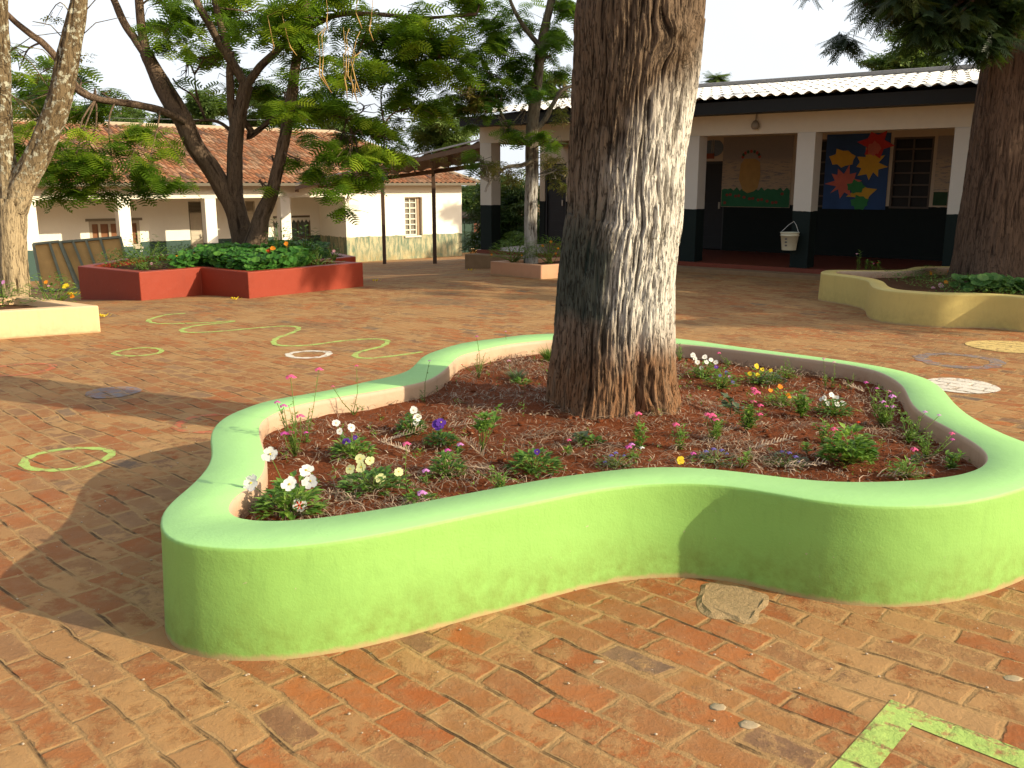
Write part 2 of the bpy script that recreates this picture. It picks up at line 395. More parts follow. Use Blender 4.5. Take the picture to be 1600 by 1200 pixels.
def soil(name,inner,z,mat,parent,step=.08,amp=.05,mound=None,margin=.06):
    xs=[p.x for p in inner];ys=[p.y for p in inner]; x0,x1,y0,y1=min(xs)-.1,max(xs)+.1,min(ys)-.1,max(ys)+.1
    grown=offset(inner,margin if sum(inner[i].x*inner[(i+1)%len(inner)].y-inner[(i+1)%len(inner)].x*inner[i].y for i in range(len(inner)))>0 else -margin)
    nx=int((x1-x0)/step)+1;ny=int((y1-y0)/step)+1
    X,Y=np.meshgrid(np.linspace(x0,x1,nx),np.linspace(y0,y1,ny)); Z=z+(fbm(X*2.5,Y*2.5,X*0+3,5)-.5)*amp*2+(fbm(X*12,Y*12,X*0,2)-.5)*amp*.5
    if mound: Z=Z+mound[3]*np.exp(-((X-mound[0])**2+(Y-mound[1])**2)/mound[2]**2)
    V=np.stack([X.ravel(),Y.ravel(),Z.ravel()],1); Fc=[]
    ins=np.array([inside(x,y,grown) for x,y in V[:,:2]]).reshape(ny,nx)
    for j in range(ny-1):
        for i in range(nx-1):
            if ins[j:j+2,i:i+2].all(): Fc.append((j*nx+i,j*nx+i+1,(j+1)*nx+i+1,(j+1)*nx+i))
    return npmesh(name,V,np.array(Fc),mat,parent)
HP=.43
go=[(250,815),(251,826),(258,838),(272,846),(300,852),(330,855),(400,857),(470,852),(560,840),(650,822),(740,803),(830,785),(900,770),(960,760),(1020,755),(1080,754),(1140,758),(1200,768),(1260,779),(1330,788),(1400,791),(1470,788),(1530,780),(1580,768),(1630,750),(1665,733),(1672,720),(1655,708),(1600,690),(1560,674),(1525,655),(1505,642),(1487,625),(1470,605),(1450,592),(1425,584),(1400,577),(1325,564),(1250,554),(1150,541),(1052,528),(960,522),(873,521),(820,523),(780,528),(740,533),(717,537),(690,545),(663,555),(650,568),(637,579),(611,588),(572,596),(521,608),(469,617),(417,626),(379,639),(353,650),(337,664),(330,678),(330,692),(332,706),(326,728),(300,757),(280,773),(262,789),(252,803)]
gi=[(357,801),(362,808),(379,812),(417,814),(450,813),(480,811),(560,800),(640,787),(720,772),(800,757),(870,745),(940,736),(1000,730),(1050,729),(1100,731),(1160,737),(1230,746),(1300,752),(1380,752),(1450,748),(1500,741),(1530,731),(1543,718),(1535,702),(1510,685),(1480,668),(1450,652),(1428,636),(1418,620),(1410,604),(1390,589),(1360,577),(1300,566),(1200,553),(1100,541),(1052,537),(960,532),(870,531),(830,534),(790,539),(750,548),(720,556),(706,568),(692,581),(668,595),(624,605),(572,614),(516,623),(470,632),(443,641),(418,652),(407,665),(408,685),(416,712),(415,734),(405,752),(385,765),(370,775),(360,786)]
GO=relax(resample(smooth_pts([G(x,y,HP) for x,y in go],True),260),4)
GI=relax(resample(smooth_pts([G(x,y,HP) for x,y in gi],True),260),4)
ZS=.325
T=P(962,650,5.62); T.z=.3; TX,TY=T.x,T.y
gp=thing('green_planter','large wavy light green plastered planter around the big trunk in the foreground','planter',(TX,TY,0),'raised planters around the courtyard trees')
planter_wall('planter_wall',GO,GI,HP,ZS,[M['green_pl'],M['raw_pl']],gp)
SO=soil('soil',GI,ZS,M['soil'],gp,.035,.035,(TX,TY,.55,.07))
def soilz(x,y): return ZS+.07*math.exp(-((x-TX)**2+(y-TY)**2)/.3)
# yellow planter
yo=[(1282,426),(1290,428),(1300,429),(1325,432),(1348,436),(1358,440),(1360,445),(1368,450),(1387,454),(1425,457),(1475,460),(1525,460),(1575,462),(1610,466),(1660,466),(1720,458),(1760,446),(1755,436),(1700,430),(1690,424),(1700,418),(1660,412),(1600,413),(1560,412),(1520,415),(1487,416),(1450,416),(1430,417),(1418,420),(1400,422),(1350,422),(1300,421.5),(1287,423)]
YO=relax(resample(smooth_pts([G(x,y,.40) for x,y in yo],True),200),3)
def inner_of(pts,d):
    n=len(pts);ar=sum(pts[i].x*pts[(i+1)%n].y-pts[(i+1)%n].x*pts[i].y for i in range(n)); return relax(offset(relax(pts,3),-d if ar>0 else d),6)
YI=inner_of(YO,.20)
yp=thing('yellow_planter','pale yellow wavy plastered planter at the right edge of the courtyard','planter',(sum(p.x for p in YO)/200,sum(p.y for p in YO)/200,0),'raised planters around the courtyard trees')
planter_wall('planter_wall',YO,YI,.40,.3,[M['yellow_pl'],M['raw_pl']],yp); soil('soil',YI,.30,M['dsoil'],yp,.1,.04)
def prism_planter(name,label,corners,h,th,mat,zs,soilmat):
    n=len(corners); ar=sum(corners[i].x*corners[(i+1)%n].y-corners[(i+1)%n].x*corners[i].y for i in range(n))
    if ar<0: corners=corners[::-1]
    c=sum(corners,Vector())/n
    root=thing(name,label,'planter',(c.x,c.y,gz(c.x,c.y)),'raised planters around the courtyard trees')
    inn=[]
    for i in range(n):
        p=corners[i];a=(p-corners[i-1]);b=(corners[(i+1)%n]-p); a.z=b.z=0;a.normalize();b.normalize()
        n1=Vector((-a.y,a.x,0));n2=Vector((-b.y,b.x,0)); k=th/max(.25,(1+n1.dot(n2))); inn.append(p+(n1+n2)*k)
    mb=MB(); gb=[]
    for i in range(n):
        j=(i+1)%n; a,b,ai,bi=corners[i],corners[j],inn[i],inn[j]
        ga=gz(a.x,a.y)-.03;g2=gz(b.x,b.y)-.03
        f=lambda p,z:Vector((p.x,p.y,z))
        mb.quad(f(a,ga),f(b,g2),f(b,h),f(a,h)); mb.quad(f(a,h),f(b,h),f(bi,h),f(ai,h)); mb.quad(f(ai,h),f(bi,h),f(bi,zs-.2),f(ai,zs-.2))
    o=mb.build('planter_wall',mat,root)
    bm=bmesh.new();bm.from_mesh(o.data);bmesh.ops.remove_doubles(bm,verts=bm.verts,dist=1e-4);bmesh.ops.recalc_face_normals(bm,faces=bm.faces);bm.to_mesh(o.data);bm.free()
    b=o.modifiers.new('bevel','BEVEL');b.width=.012;b.segments=2
    soil('soil',inn,zs,soilmat,root,.12,.03,margin=.1); return root,inn
hr=.39
rc=[G(121,416,hr),G(217,425.5,hr),G(313,418,hr),G(387,425.5,hr),G(567,410,hr),G(548,405.5,hr),G(470,405,hr)]
rc[5]=G(500,406.5,hr); rc[6]=G(556,400.5,hr); rc+= [G(520,394,hr),G(420,393,hr),G(300,396,hr),G(240,398,hr),G(190,404,hr),G(160,410,hr)]
rp,RI=prism_planter('red_planter','brick-red zigzag planter with sharp corners, full of nasturtiums under the forked tree','planter' and rc,hr,.17,M['red_pl'],.30,M['dsoil'])
hc=.31
cc=[G(154,477.5,hc),G(60,465,hc)]; e=cc[1]-cc[0]; f0=G(0,486.5,hc)-cc[0]; cc=[cc[0],cc[0]+e*1.25,cc[0]+e*1.25+f0*2.2,cc[0]+f0*2.0]
cp,CI=prism_planter('cream_planter','low cream rectangular planter around the forked trunk at the left edge',cc,hc,.16,M['cream_pl'],.23,M['dsoil'])
hh=.25
pc=[G(766,408,hh),G(845,414.5,hh),G(905,411,hh)]; pc=[pc[0],pc[1],pc[1]+(pc[2]-pc[1])*2.0,pc[0]+(pc[2]-pc[1])*2.0]
pp,PI_=prism_planter('peach_planter','low peach coloured square planter beside the thin tree in the yard',pc,hh,.13,M['peach_pl'],.19,M['dsoil'])
# ================================================================= TRUNKS
def bark(name,c_ridge,c_groove,c3,wash=None,lichen=None,fine=34):
    m=NT(name); p=m.pos(); h=m.attr('h'); X=m.xyz(p)
    n=m.noise(m.vm('MULTIPLY',p,(6,6,1.2)),3,6,.7); f=m.noise(p,60,5,.7); big=m.noise(p,2.2,4,.6)
    base=m.mix(n,c_ridge,c3); c=m.mix(m.ss(h,.15,.55),c_groove,base)
    c=m.mix(m.m('MULTIPLY',m.ss(f,.5,.75),.5),c,tuple(x*.45 for x in c_ridge))
    if wash: c=wash(m,c,p,X,h,n,f,big)
    nb=m.noise(m.vm('MULTIPLY',p,(1,1,.11)),fine,4,.55); cre=m.ss(m.m('ABSOLUTE',m.m('SUBTRACT',nb,.5)),.0,.035); c=m.mix(m.m('MULTIPLY',m.m('SUBTRACT',1.0,cre),.6),c,tuple(x*.9 for x in c_groove))
    if lichen: c=m.mix(m.m('MULTIPLY',m.ss(m.noise(p,13,5,.7),.52,.60),m.ss(X[2],*lichen[1])),c,lichen[0])
    hh=m.m('ADD',m.m('ADD',m.m('MULTIPLY',f,.005),m.m('MULTIPLY',cre,.009)),m.m('MULTIPLY',m.noise(m.vm('MULTIPLY',p,(1,1,.25)),70,4,.6),.008))
    return m.end(m.bsdf(c,.9,m.bump(hh,1.0,.9),.15))
def wash_main(m,c,p,X,h,n,f,big):
    # whitewash brushed on one side of the trunk, a darker green smear low on the left, red soil splashed at the foot
    z=X[2]; x=m.m('SUBTRACT',X[0],TX)
    zz=m.m('ADD',z,m.m('MULTIPLY',m.m('SUBTRACT',big,.5),.5)); side=m.m('ADD',x,m.m('MULTIPLY',m.m('SUBTRACT',m.noise(p,4,4),.5),.25))
    band=m.m('MULTIPLY',m.ss(zz,.55,1.0),m.m('SUBTRACT',1.0,m.ss(m.m('SUBTRACT',zz,m.m('MULTIPLY',side,.8)),1.75,2.15)))
    band=m.m('MULTIPLY',band,m.ss(side,-.16,.04,.12,1))
    band=m.m('MULTIPLY',band,m.ss(m.m('ADD',h,m.m('MULTIPLY',m.m('SUBTRACT',f,.5),.4)),.20,.52))
    band0=m.m('MULTIPLY',m.m('MULTIPLY',m.ss(zz,.6,1.0),m.m('SUBTRACT',1.0,m.ss(m.m('SUBTRACT',zz,m.m('MULTIPLY',side,.7)),1.75,2.2))),m.ss(side,-.24,.06))
    c=m.mix(m.m('MULTIPLY',band0,.55),c,(.36,.33,.28))
    c=m.mix(m.m('MULTIPLY',band,.85),c,(.62,.59,.53))
    g=m.m('MULTIPLY',m.m('MULTIPLY',m.ss(zz,.84,.98),m.m('SUBTRACT',1.0,m.ss(zz,1.3,1.6))),m.m('SUBTRACT',1.0,m.ss(side,-.14,-.05)))
    c=m.mix(m.m('MULTIPLY',g,.72),c,(.035,.06,.05))
    foot=m.m('MULTIPLY',m.m('SUBTRACT',1.0,m.ss(zz,.35,1.05)),m.ss(n,.25,.6))
    return m.mix(m.m('MULTIPLY',m.m('MULTIPLY',foot,m.ss(h,.1,.6,.35,1)),.55),c,(.30,.13,.05))
M['bark_main']=bark('furrowed_bark',(.185,.130,.085),(.034,.023,.015),(.115,.078,.05),wash_main,None,44)
M['bark_dark']=bark('dark_bark',(.20,.14,.095),(.05,.032,.022),(.12,.08,.055))
M['bark_conifer']=bark('conifer_bark',(.17,.11,.075),(.05,.032,.022),(.11,.07,.048))
def wash_thin(m,c,p,X,h,n,f,big):
    b=m.m('MULTIPLY',m.m('SUBTRACT',1.0,m.ss(X[2],1.6,2.1)),m.ss(m.m('ADD',n,m.m('MULTIPLY',h,.5)),.5,.85))
    return m.mix(m.m('MULTIPLY',b,.8),c,(.55,.53,.5))
M['bark_thin']=bark('grey_bark',(.22,.19,.14),(.07,.05,.035),(.14,.12,.08),wash_thin)
def wash_left(m,c,p,X,h,n,f,big):
    b=m.m('MULTIPLY',m.m('SUBTRACT',1.0,m.ss(X[2],1.5,2.2)),m.ss(m.m('ADD',n,m.m('MULTIPLY',h,.6)),.55,.9))
    return m.mix(m.m('MULTIPLY',b,.6),c,(.50,.40,.25))
M['bark_left']=bark('lichen_bark',(.20,.15,.085),(.06,.04,.022),(.14,.10,.055),wash_left,((.42,.42,.33),(1.2,2.0)))
def swept(pts,rad,seg,dz,amp,freq,stretch,seed=0,flare=0,sub=8,flute=None,knots=(),wav=1.0):
    pts=[Vector(p) for p in pts]; k=max(2,sub)
    sp=smooth_pts(pts,False,k); rr=[]
    for i in range(len(pts)-1):
        for j in range(k): rr.append(rad[i]+(rad[i+1]-rad[i])*j/k)
    rr.append(rad[-1])
    L=[0]
    for i in range(len(sp)-1): L.append(L[-1]+(sp[i+1]-sp[i]).length)
    n=max(2,int(L[-1]/dz)); t=np.linspace(0,L[-1],n+1)
    A=np.array([tuple(p) for p in sp]); cx=np.stack([np.interp(t,L,A[:,i]) for i in range(3)],1); R=np.interp(t,L,rr)
    T=np.gradient(cx,axis=0); T/=np.linalg.norm(T,axis=1)[:,None]
    ref=np.array([0,1.,0]) if abs(T[:,1]).max()<.9 else np.array([1.,0,0])
    U=np.cross(ref,T); U/=np.linalg.norm(U,axis=1)[:,None]; W=np.cross(T,U)
    th=np.linspace(0,2*np.pi,seg,endpoint=False); TH,TT=np.meshgrid(th,t); RR=R[:,None]+0*TH
    # braided ridges
    wx=np.cos(TH)*RR;wy=np.sin(TH)*RR
    wob=(fbm(wx*3,wy*3,TT*1.3,3,seed)-.5)
    tw=TH+wob*.22*wav+ (fbm(wx*6,wy*6,TT*2.2,2,seed+9)-.5)*.16*wav
    for (kt,kth,ks) in knots:
        dt=(TT-kt)/ks; dth=(np.angle(np.exp(1j*(TH-kth))))*R.mean()/ks; q=np.exp(-(dt*dt+dth*dth)); tw=tw+q*dth*1.6*ks/R.mean(); RR=RR+.035*q-.03*np.exp(-(dt*dt+dth*dth)*9)
    wx=np.cos(tw);wy=np.sin(tw); Rm=R.mean(); rel=fbm(wx*Rm*freq*.35,wy*Rm*freq*.35,TT*freq*stretch*.4,2,seed+70)
    a=fbm(wx*Rm*freq,wy*Rm*freq,TT*freq*stretch,3,seed+20); b=fbm(wx*Rm*freq*2.1,wy*Rm*freq*2.1,TT*freq*stretch*2.2,2,seed+40)
    rid=1-np.abs(a-.5)*4.2; rid=np.clip(rid,0,1)**.8; rid2=1-np.clip(np.abs(b-.5)*4,0,1)
    hgt=np.clip((.68*rid+.40*rid2)*(.65+.7*rel),0,1)
    disp=(hgt-.5)*amp+(fbm(np.cos(TH)*1.2,np.sin(TH)*1.2,TT*.9,3,seed+60)-.5)*amp*2.2
    if flare: 
        fl=np.exp(-TT/.28)*flare; disp=disp+fl*(.55+.9*(fbm(np.cos(TH)*1.6,np.sin(TH)*1.6,TT*0+2,2,seed+80)))
    if flute is not None: disp=disp+flute(TH,TT)
    rad_=RR+disp
    V=cx[:,None,:]+rad_[:,:,None]*(np.cos(TH)[:,:,None]*U[:,None,:]+np.sin(TH)[:,:,None]*W[:,None,:])
    m_=n+1; idx=np.arange(m_*seg).reshape(m_,seg); nx=np.roll(idx,-1,1)
    Fc=np.stack([idx[:-1],nx[:-1],nx[1:],idx[1:]],-1).reshape(-1,4)
    return V.reshape(-1,3),Fc,hgt.ravel()
def merge(parts):
    V=[];Fc=[];A=[];n=0
    for v,f,a in parts: V.append(v);Fc.append(f+n);A.append(a);n+=len(v)
    return np.concatenate(V),np.concatenate(Fc),np.concatenate(A)
def col(px,py,Y,z=None):
    return P(px,py,Y)
# main trunk centre line and radii from the traced silhouette
prof=[(665,863,1056),(640,863,1056),(600,866,1052),(567,868,1052),(500,872,1052),(433,876,1053),(367,883,1060),(340,889,1064),(255,892,1069),(184,897,1079),(113,898,1089),(28,901,1097),(0,908,1098)]
mp=[];mr=[]
YT=TY
for (py,l,r) in prof:
    c=P((l+r)/2,py,YT); ax=(c-EYE).dot(FW); mp.append(c); mr.append((r-l)/2/F*ax*.985)
mp[0]=Vector((mp[1].x,YT,.16)); mr[0]=mr[1]
d=(mp[-1]-mp[-4]).normalized()
for k,(s,q) in enumerate(((.2,.99),(.5,.98),(1.0,.96),(1.8,.93),(2.9,.87),(4.2,.78))): mp.append(mp[len(prof)-1]+d*s); mr.append(mr[len(prof)-1]*q)
def fl(TH,TT):
    # a deep flute at the foot on the camera side
    c0=-math.pi/2+.30; dd=np.angle(np.exp(1j*(TH-c0))); return -.085*np.exp(-(dd/.13)**2)*np.exp(-(TT/.65)**2)+.07*np.exp(-((dd+.75)/.22)**2)*np.exp(-(TT/.28)**2)+.03*np.exp(-((dd-.5)/.2)**2)*np.exp(-(TT/.4)**2)
# ================================================================= FOLIAGE
def tmpl_frond(pairs=9,w=.05,L=.36):
    V=[];Fc=[]
    def q(a,b,wd,wd2,z0,z1):
        a=np.array(a);b=np.array(b);d=b-a;d=d/np.linalg.norm(d);s=np.array([-d[1],d[0]])
        n=len(V)
        for p,ww,z in ((a-s*wd/2,0,z0),(a+s*wd/2,0,z0),(b+s*wd2/2,0,z1),(b-s*wd2/2,0,z1)): V.append((p[0],p[1],z))
        Fc.append((n,n+1,n+2,n+3))
    q((0,0),(1,0),.014,.008,0,-.18)
    for i in range(pairs):
        x=.16+.82*i/(pairs-1); l=L*math.sin(math.pi*(.22+.70*i/(pairs-1)))**.7
        for s in (-1,1): q((x,0),(x+l*.45,s*l*.89),w,w*.45,-.18*x*x,-.18*x*x-.10*l+.03)
    return np.array(V),np.array(Fc)
def tmpl_leafy(n=7,w=.16,l=.34,seed=1):
    r=random.Random(seed);V=[];Fc=[]
    for i in range(n):
        x=.1+.85*i/n; s=1 if i%2 else -1; a=s*r.uniform(.5,1.1); d=(math.cos(a),math.sin(a)); z=r.uniform(-.15,.15); k=len(V)
        V+=[(x,0,0),(x+d[0]*l*.5-d[1]*w/2,d[1]*l*.5+d[0]*w/2,z*.5+.03),(x+d[0]*l,d[1]*l,z),(x+d[0]*l*.5+d[1]*w/2,d[1]*l*.5-d[0]*w/2,z*.5+.03)]
        Fc.append((k,k+1,k+2,k+3))
    return np.array(V),np.array(Fc)
def tmpl_needle(n=13,l=.22,w=.018):
    V=[];Fc=[]
    for i in range(n):
        x=.05+.95*i/n
        for s in (-1,1):
            for zz in (.0,):
                k=len(V); ex=x+l*.8; ey=s*l*.55; V+=[(x,-w*.5,0),(x,w*.5,0),(ex,ey+w*.4,zz-.03),(ex,ey-w*.4,zz-.03)]; Fc.append((k,k+1,k+2,k+3))
    k=len(V);V+=[(0,-.012,0),(0,.012,0),(1,.008,-.02),(1,-.008,-.02)];Fc.append((k,k+1,k+2,k+3))
    return np.array(V,float),np.array(Fc)
FR=tmpl_frond(6,.11,.42); FRs=tmpl_frond(6,.075,.4); LF=tmpl_leafy(); ND=tmpl_needle(9,.26,.04); LFl=tmpl_leafy(6,.10,.5,3)
def scatter(name,O,D,L,tm,mat,parent,rnd=None,roll=.6):
    TV,TF=tm; k=len(O); O=np.asarray(O,float);D=np.asarray(D,float); D/=np.linalg.norm(D,axis=1)[:,None]
    up=np.tile([0,0,1.],(k,1))+RS.normal(0,roll*.5,(k,3)); S=np.cross(up,D); S/=np.linalg.norm(S,axis=1)[:,None]+1e-9; U=np.cross(D,S)
    L=np.asarray(L)[:,None,None]
    V=O[:,None,:]+L*(TV[None,:,0:1]*D[:,None,:]+TV[None,:,1:2]*S[:,None,:]+TV[None,:,2:3]*U[:,None,:])
    Fc=(TF[None]+ (np.arange(k)*len(TV))[:,None,None]).reshape(-1,4)
    r=RS.rand(k) if rnd is None else rnd
    return npmesh(name,V.reshape(-1,3),Fc,mat,parent,{'rnd':np.repeat(r,len(TV))},smooth=False)
def tufts(clumps,per_tuft=7,length=.34,droop=.25):
    """clumps: (center Vector,(rx,ry,rz),ntufts) -> O,D,L,rnd"""
    O=[];D=[];L=[];R=[]
    for c,r,n in clumps:
        c=np.array(tuple(c)); sub=RS.normal(0,.55,(max(2,n//5),3))
        for i in range(n):
            s=sub[RS.randint(len(sub))]+RS.normal(0,.17,3); base=c+s*np.array(r)
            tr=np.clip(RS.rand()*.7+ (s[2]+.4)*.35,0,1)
            a0=RS.rand()*6.28
            for j in range(per_tuft):
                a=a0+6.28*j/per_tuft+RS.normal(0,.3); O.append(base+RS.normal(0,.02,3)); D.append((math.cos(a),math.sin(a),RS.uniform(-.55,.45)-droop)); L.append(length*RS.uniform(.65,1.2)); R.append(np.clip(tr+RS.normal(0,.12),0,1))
    return O,D,L,np.array(R)
def pxc(px,py,Y,rx,ry,rz=None):
    """clump centred where a traced pixel falls at depth Y, radii traced in pixels"""
    c=P(px,py,Y); k=Y/F; return c,(rx*k,(rz if rz else max(rx,ry)*k*1.1),ry*k)
def twigs(mb,clumps,anchors,rad=.018,nsub=5,rng=random):
    for c,r,n in clumps:
        a=min(anchors,key=lambda q:(q-c).length)
        mid=(a+c)/2+Vector((rng.uniform(-.2,.2),rng.uniform(-.2,.2),rng.uniform(-.05,.3)))
        mb.tube(smooth_pts([a,mid,c],k=4),[rad*(1-.6*i/8) for i in range(9)],5)
        for i in range(nsub):
            e=c+Vector((rng.uniform(-1,1)*r[0],rng.uniform(-1,1)*r[1],rng.uniform(-.9,.8)*r[2])); s=mid.lerp(c,rng.random())
            m1=s.lerp(e,.5)+Vector((rng.uniform(-.1,.1),rng.uniform(-.1,.1),rng.uniform(-.1,.15)))
            mb.tube([s,m1,e],[rad*.45,rad*.32,rad*.15],4)
G1=leafmat('feathery_leaf',(.045,.11,.010),(.15,.27,.02),(.40,.50,.035),.58)
G2=leafmat('dark_feathery_leaf',(.03,.09,.010),(.09,.19,.018),(.24,.38,.03),.52)
GY=leafmat('olive_brown_leaf',(.09,.07,.02),(.16,.14,.035),(.30,.20,.05),.35)
GC=leafmat('conifer_needle',(.008,.020,.006),(.018,.04,.010),(.06,.07,.015),.15)
GP=leafmat('pale_far_leaf',(.05,.09,.025),(.10,.16,.04),(.17,.24,.07),.35)
GM=leafmat('broad_dark_leaf',(.018,.045,.012),(.045,.09,.02),(.12,.16,.04),.15,.35)
# ---- big foreground trunk
bt=thing('big_tree','massive furrowed tree trunk with old whitewash, standing in the green planter','tree',(TX,TY,.3))
V1=swept(mp[:len(prof)+3],mr[:len(prof)+3],560,.011,.032,36,.085,3,flare=.065,sub=6,flute=fl,knots=((2.30,-math.pi/2+.55,.10),))
V2=swept(mp[len(prof)+2:],mr[len(prof)+2:],70,.06,.05,9,.12,3)
limbs=[];tip=mp[-1]
LP=[]
for i in range(7):
    a=i*2.4; z0=tip.z-random.uniform(.2,2.2); s=Vector((tip.x,tip.y,z0)); e=s+Vector((math.cos(a)*2.6,math.sin(a)*2.6,2.4+random.random()*1.5)); mid=s.lerp(e,.5)+Vector((0,0,-.3)); limbs.append(swept([s,mid,e],[.2,.13,.05],16,.15,.02,9,.2,i)); LP+=[mid,e]
v,f,a=merge([V1,V2]+limbs); npmesh('trunk',v,f,M['bark_main'],bt,{'h':a})
cl=[(p+Vector((random.uniform(-.8,.8),random.uniform(-.8,.8),random.uniform(0,.8))),(1.0,1.0,.55),26) for p in LP]
O,D,L,R=tufts(cl,6,.5,.2); scatter('crown',O,D,L,ND,GC,bt,R)
# ---- right conifer
ct=P(1540,446,13.6); 
cpts=[P(1541,455,13.6),P(1545,400,13.6),P(1550,340,13.6),P(1560,260,13.6),P(1570,170,13.6),P(1582,90,13.6),P(1594,0,13.6),P(1610,-120,13.6),P(1625,-280,13.6),P(1640,-420,13.6)]
crad=[.50,.455,.43,.415,.40,.385,.37,.33,.27,.18]; cpts[0].z=.15
ctree=thing('conifer_tree','dark broad conifer trunk with drooping needle branches, leaning in the yellow planter','tree',(cpts[0].x,cpts[0].y,.3))
parts=[swept(cpts,crad,200,.03,.03,20,.07,31,flare=.12,sub=6)]
crn=[]
def cb(p0,p1,r=.05,n=30,rad=(.6,.6,.35)):
    parts.append(swept([p0,p0.lerp(p1,.5)+Vector((0,0,.15)),p1],[r,r*.7,r*.25],10,.12,.01,9,.2,int(n)))
    for t in (.45,.7,.95): crn.append((p0.lerp(p1,t)+Vector((0,0,-.12)),rad,n))
tr=lambda py:P(1575,py,13.6)
for (px,py,Y,n) in ((1405,12,12.9,24),(1350,8,13.4,16),(1465,28,12.6,20),(1440,-30,13,40),(1500,20,12.5,40),(1380,-60,14,40),(1545,-80,12.3,40),(1700,30,13,30),(1750,-60,14,30)):
    cb(tr(py-35),P(px,py,Y),.05,n,(.42,.42,.30))
for i in range(15):
    a=i*2.399; k=i/15; z=5.6+k*5.0; rr=3.6*(1-k*.7); b=Vector((cpts[5].x+.1*z,cpts[5].y,z)); e=b+Vector((math.cos(a)*rr,math.sin(a)*rr,-.5))
    if e.z<3.9 : e.z=3.9
    cb(b,e,.05,20,(.6,.6,.4))
v,f,a=merge(parts); npmesh('trunk',v,f,M['bark_conifer'],ctree,{'h':a})
O,D,L,R=tufts(crn,8,.34,.55); D=[(d[0],d[1],d[2]-.12) for d in D]; scatter('crown',O,D,L,ND,GC,ctree,R)
st_=thing('added_shade_tree','unseen leafy tree added past the right edge of the view to dapple the yard','tree',(14,9.3,0))  # unseen tree, added so that its crown shades the far paving
pa=[swept([Vector((14,9.3,-.1)),Vector((14.1,9.3,1.8)),Vector((14,9.2,3.6)),Vector((14.2,9.3,5.4))],[.22,.18,.15,.08],24,.1,.03,12,.1,201)]; cl=[]
for i in range(26):
    a=i*2.4; q=Vector((14+2.6*math.cos(a)*math.sqrt((i+1)/26),9.3+2.0*math.sin(a)*math.sqrt((i+1)/26),random.uniform(3.6,6.6))); pa.append(swept([Vector((14,9.2,3.0)),q.lerp(Vector((14,9.2,3.6)),.5),q],[.07,.05,.02],8,.2,.005,9,.2,210+i)); cl.append((q,(.75,.75,.5),24))
v,f,a=merge(pa); npmesh('trunk',v,f,M['bark_dark'],st_,{'h':a}); O,D,L,R=tufts(cl,5,.3,.2); scatter('crown',O,D,L,FR,G2,st_,R)
PODM=plain('dry_pod',(.40,.26,.09),.7)
# ---- forked tree in the red planter
YR=17.2
def pth(pts,Y=YR,dy=0): return [P(x,y,Y+dy*i) for i,(x,y) in enumerate(pts)]
r_=lambda *w:[x/2/F*YR*.86 for x in w]
ft=thing('forked_tree','dark many-stemmed feathery tree rising from the red zigzag planter','tree',(P(390,400,YR).x,YR,.2))
B=[]
B.append((pth([(385,408),(378,370),(368,330),(352,300),(330,262),(305,228),(288,190),(270,160),(252,128),(240,105),(228,82)]),r_(44,36,34,32,30,29,30,31,29,24,20)))
B.append((pth([(230,88),(222,50),(218,10),(214,-40)]),r_(17,15,14,12)))
B.append((pth([(236,98),(212,62),(195,38),(178,0),(160,-40)]),r_(17,14,13,11,8)))
B.append((pth([(290,190),(270,180),(250,172),(225,166),(200,161),(180,159),(150,154),(122,140),(105,115),(88,90),(66,66),(50,55),(25,35),(8,18)],YR-.2,-.1),r_(14,13,13,12,12,11,12,13,12,11,11,10,9,8)))
B.append((pth([(392,408),(380,372),(370,335),(366,300),(366,260),(368,225),(371,190),(377,162),(384,132)]),r_(46,40,36,28,27,25,24,22,21)))
B.append((pth([(384,134),(372,112),(362,96),(350,80),(338,58),(324,32),(308,5),(296,-30)]),r_(17,15,15,15,14,13,12,9)))
B.append((pth([(356,88),(352,62),(345,38),(338,12),(330,-30)]),r_(13,12,11,10,8)))
B.append((pth([(384,134),(396,118),(408,102),(430,82),(452,62),(470,40),(500,20)]),r_(15,14,13,12,10,9,7)))
B.append((pth([(366,200),(361,165),(359,112),(362,80)]),r_(15,13,12,10)))
B.append((pth([(395,408),(402,370),(410,335),(425,300),(433,268),(440,237),(447,205),(452,175),(457,140),(460,112),(468,72),(476,20),(482,-40)],YR-.5),r_(44,36,27,22,20,19,19,18,17,16,14,12,10)))
B.append((pth([(378,185),(392,205),(388,215),(415,195),(440,170)],YR+.3),r_(12,12,10,9,7)))
B.append((pth([(455,60),(520,25),(580,22),(660,28),(745,22)],YR),r_(12,9,7,6,5)))
B.append((pth([(450,165),(500,170),(540,185),(600,195)],YR-.6),r_(7,5,4,3)))
B.append((pth([(362,205),(345,192),(325,188),(300,190)],YR+.2),r_(8,5,4,3)))
B.append((pth([(322,190),(312,165),(300,148),(280,135),(270,122)],YR+.2),r_(5,4,3,2,1.5)))
B.append((pth([(312,165),(306,140),(304,116)],YR+.2),r_(4,3,1.5)))
parts=[];anch=[]
for i,(p,r) in enumerate(B):
    parts.append(swept(p,r,44 if r[0]>.15 else 18,.05,.028 if r[0]>.15 else .01,13,.13,50+i,sub=5)); anch+=p[2:]
cl=[]
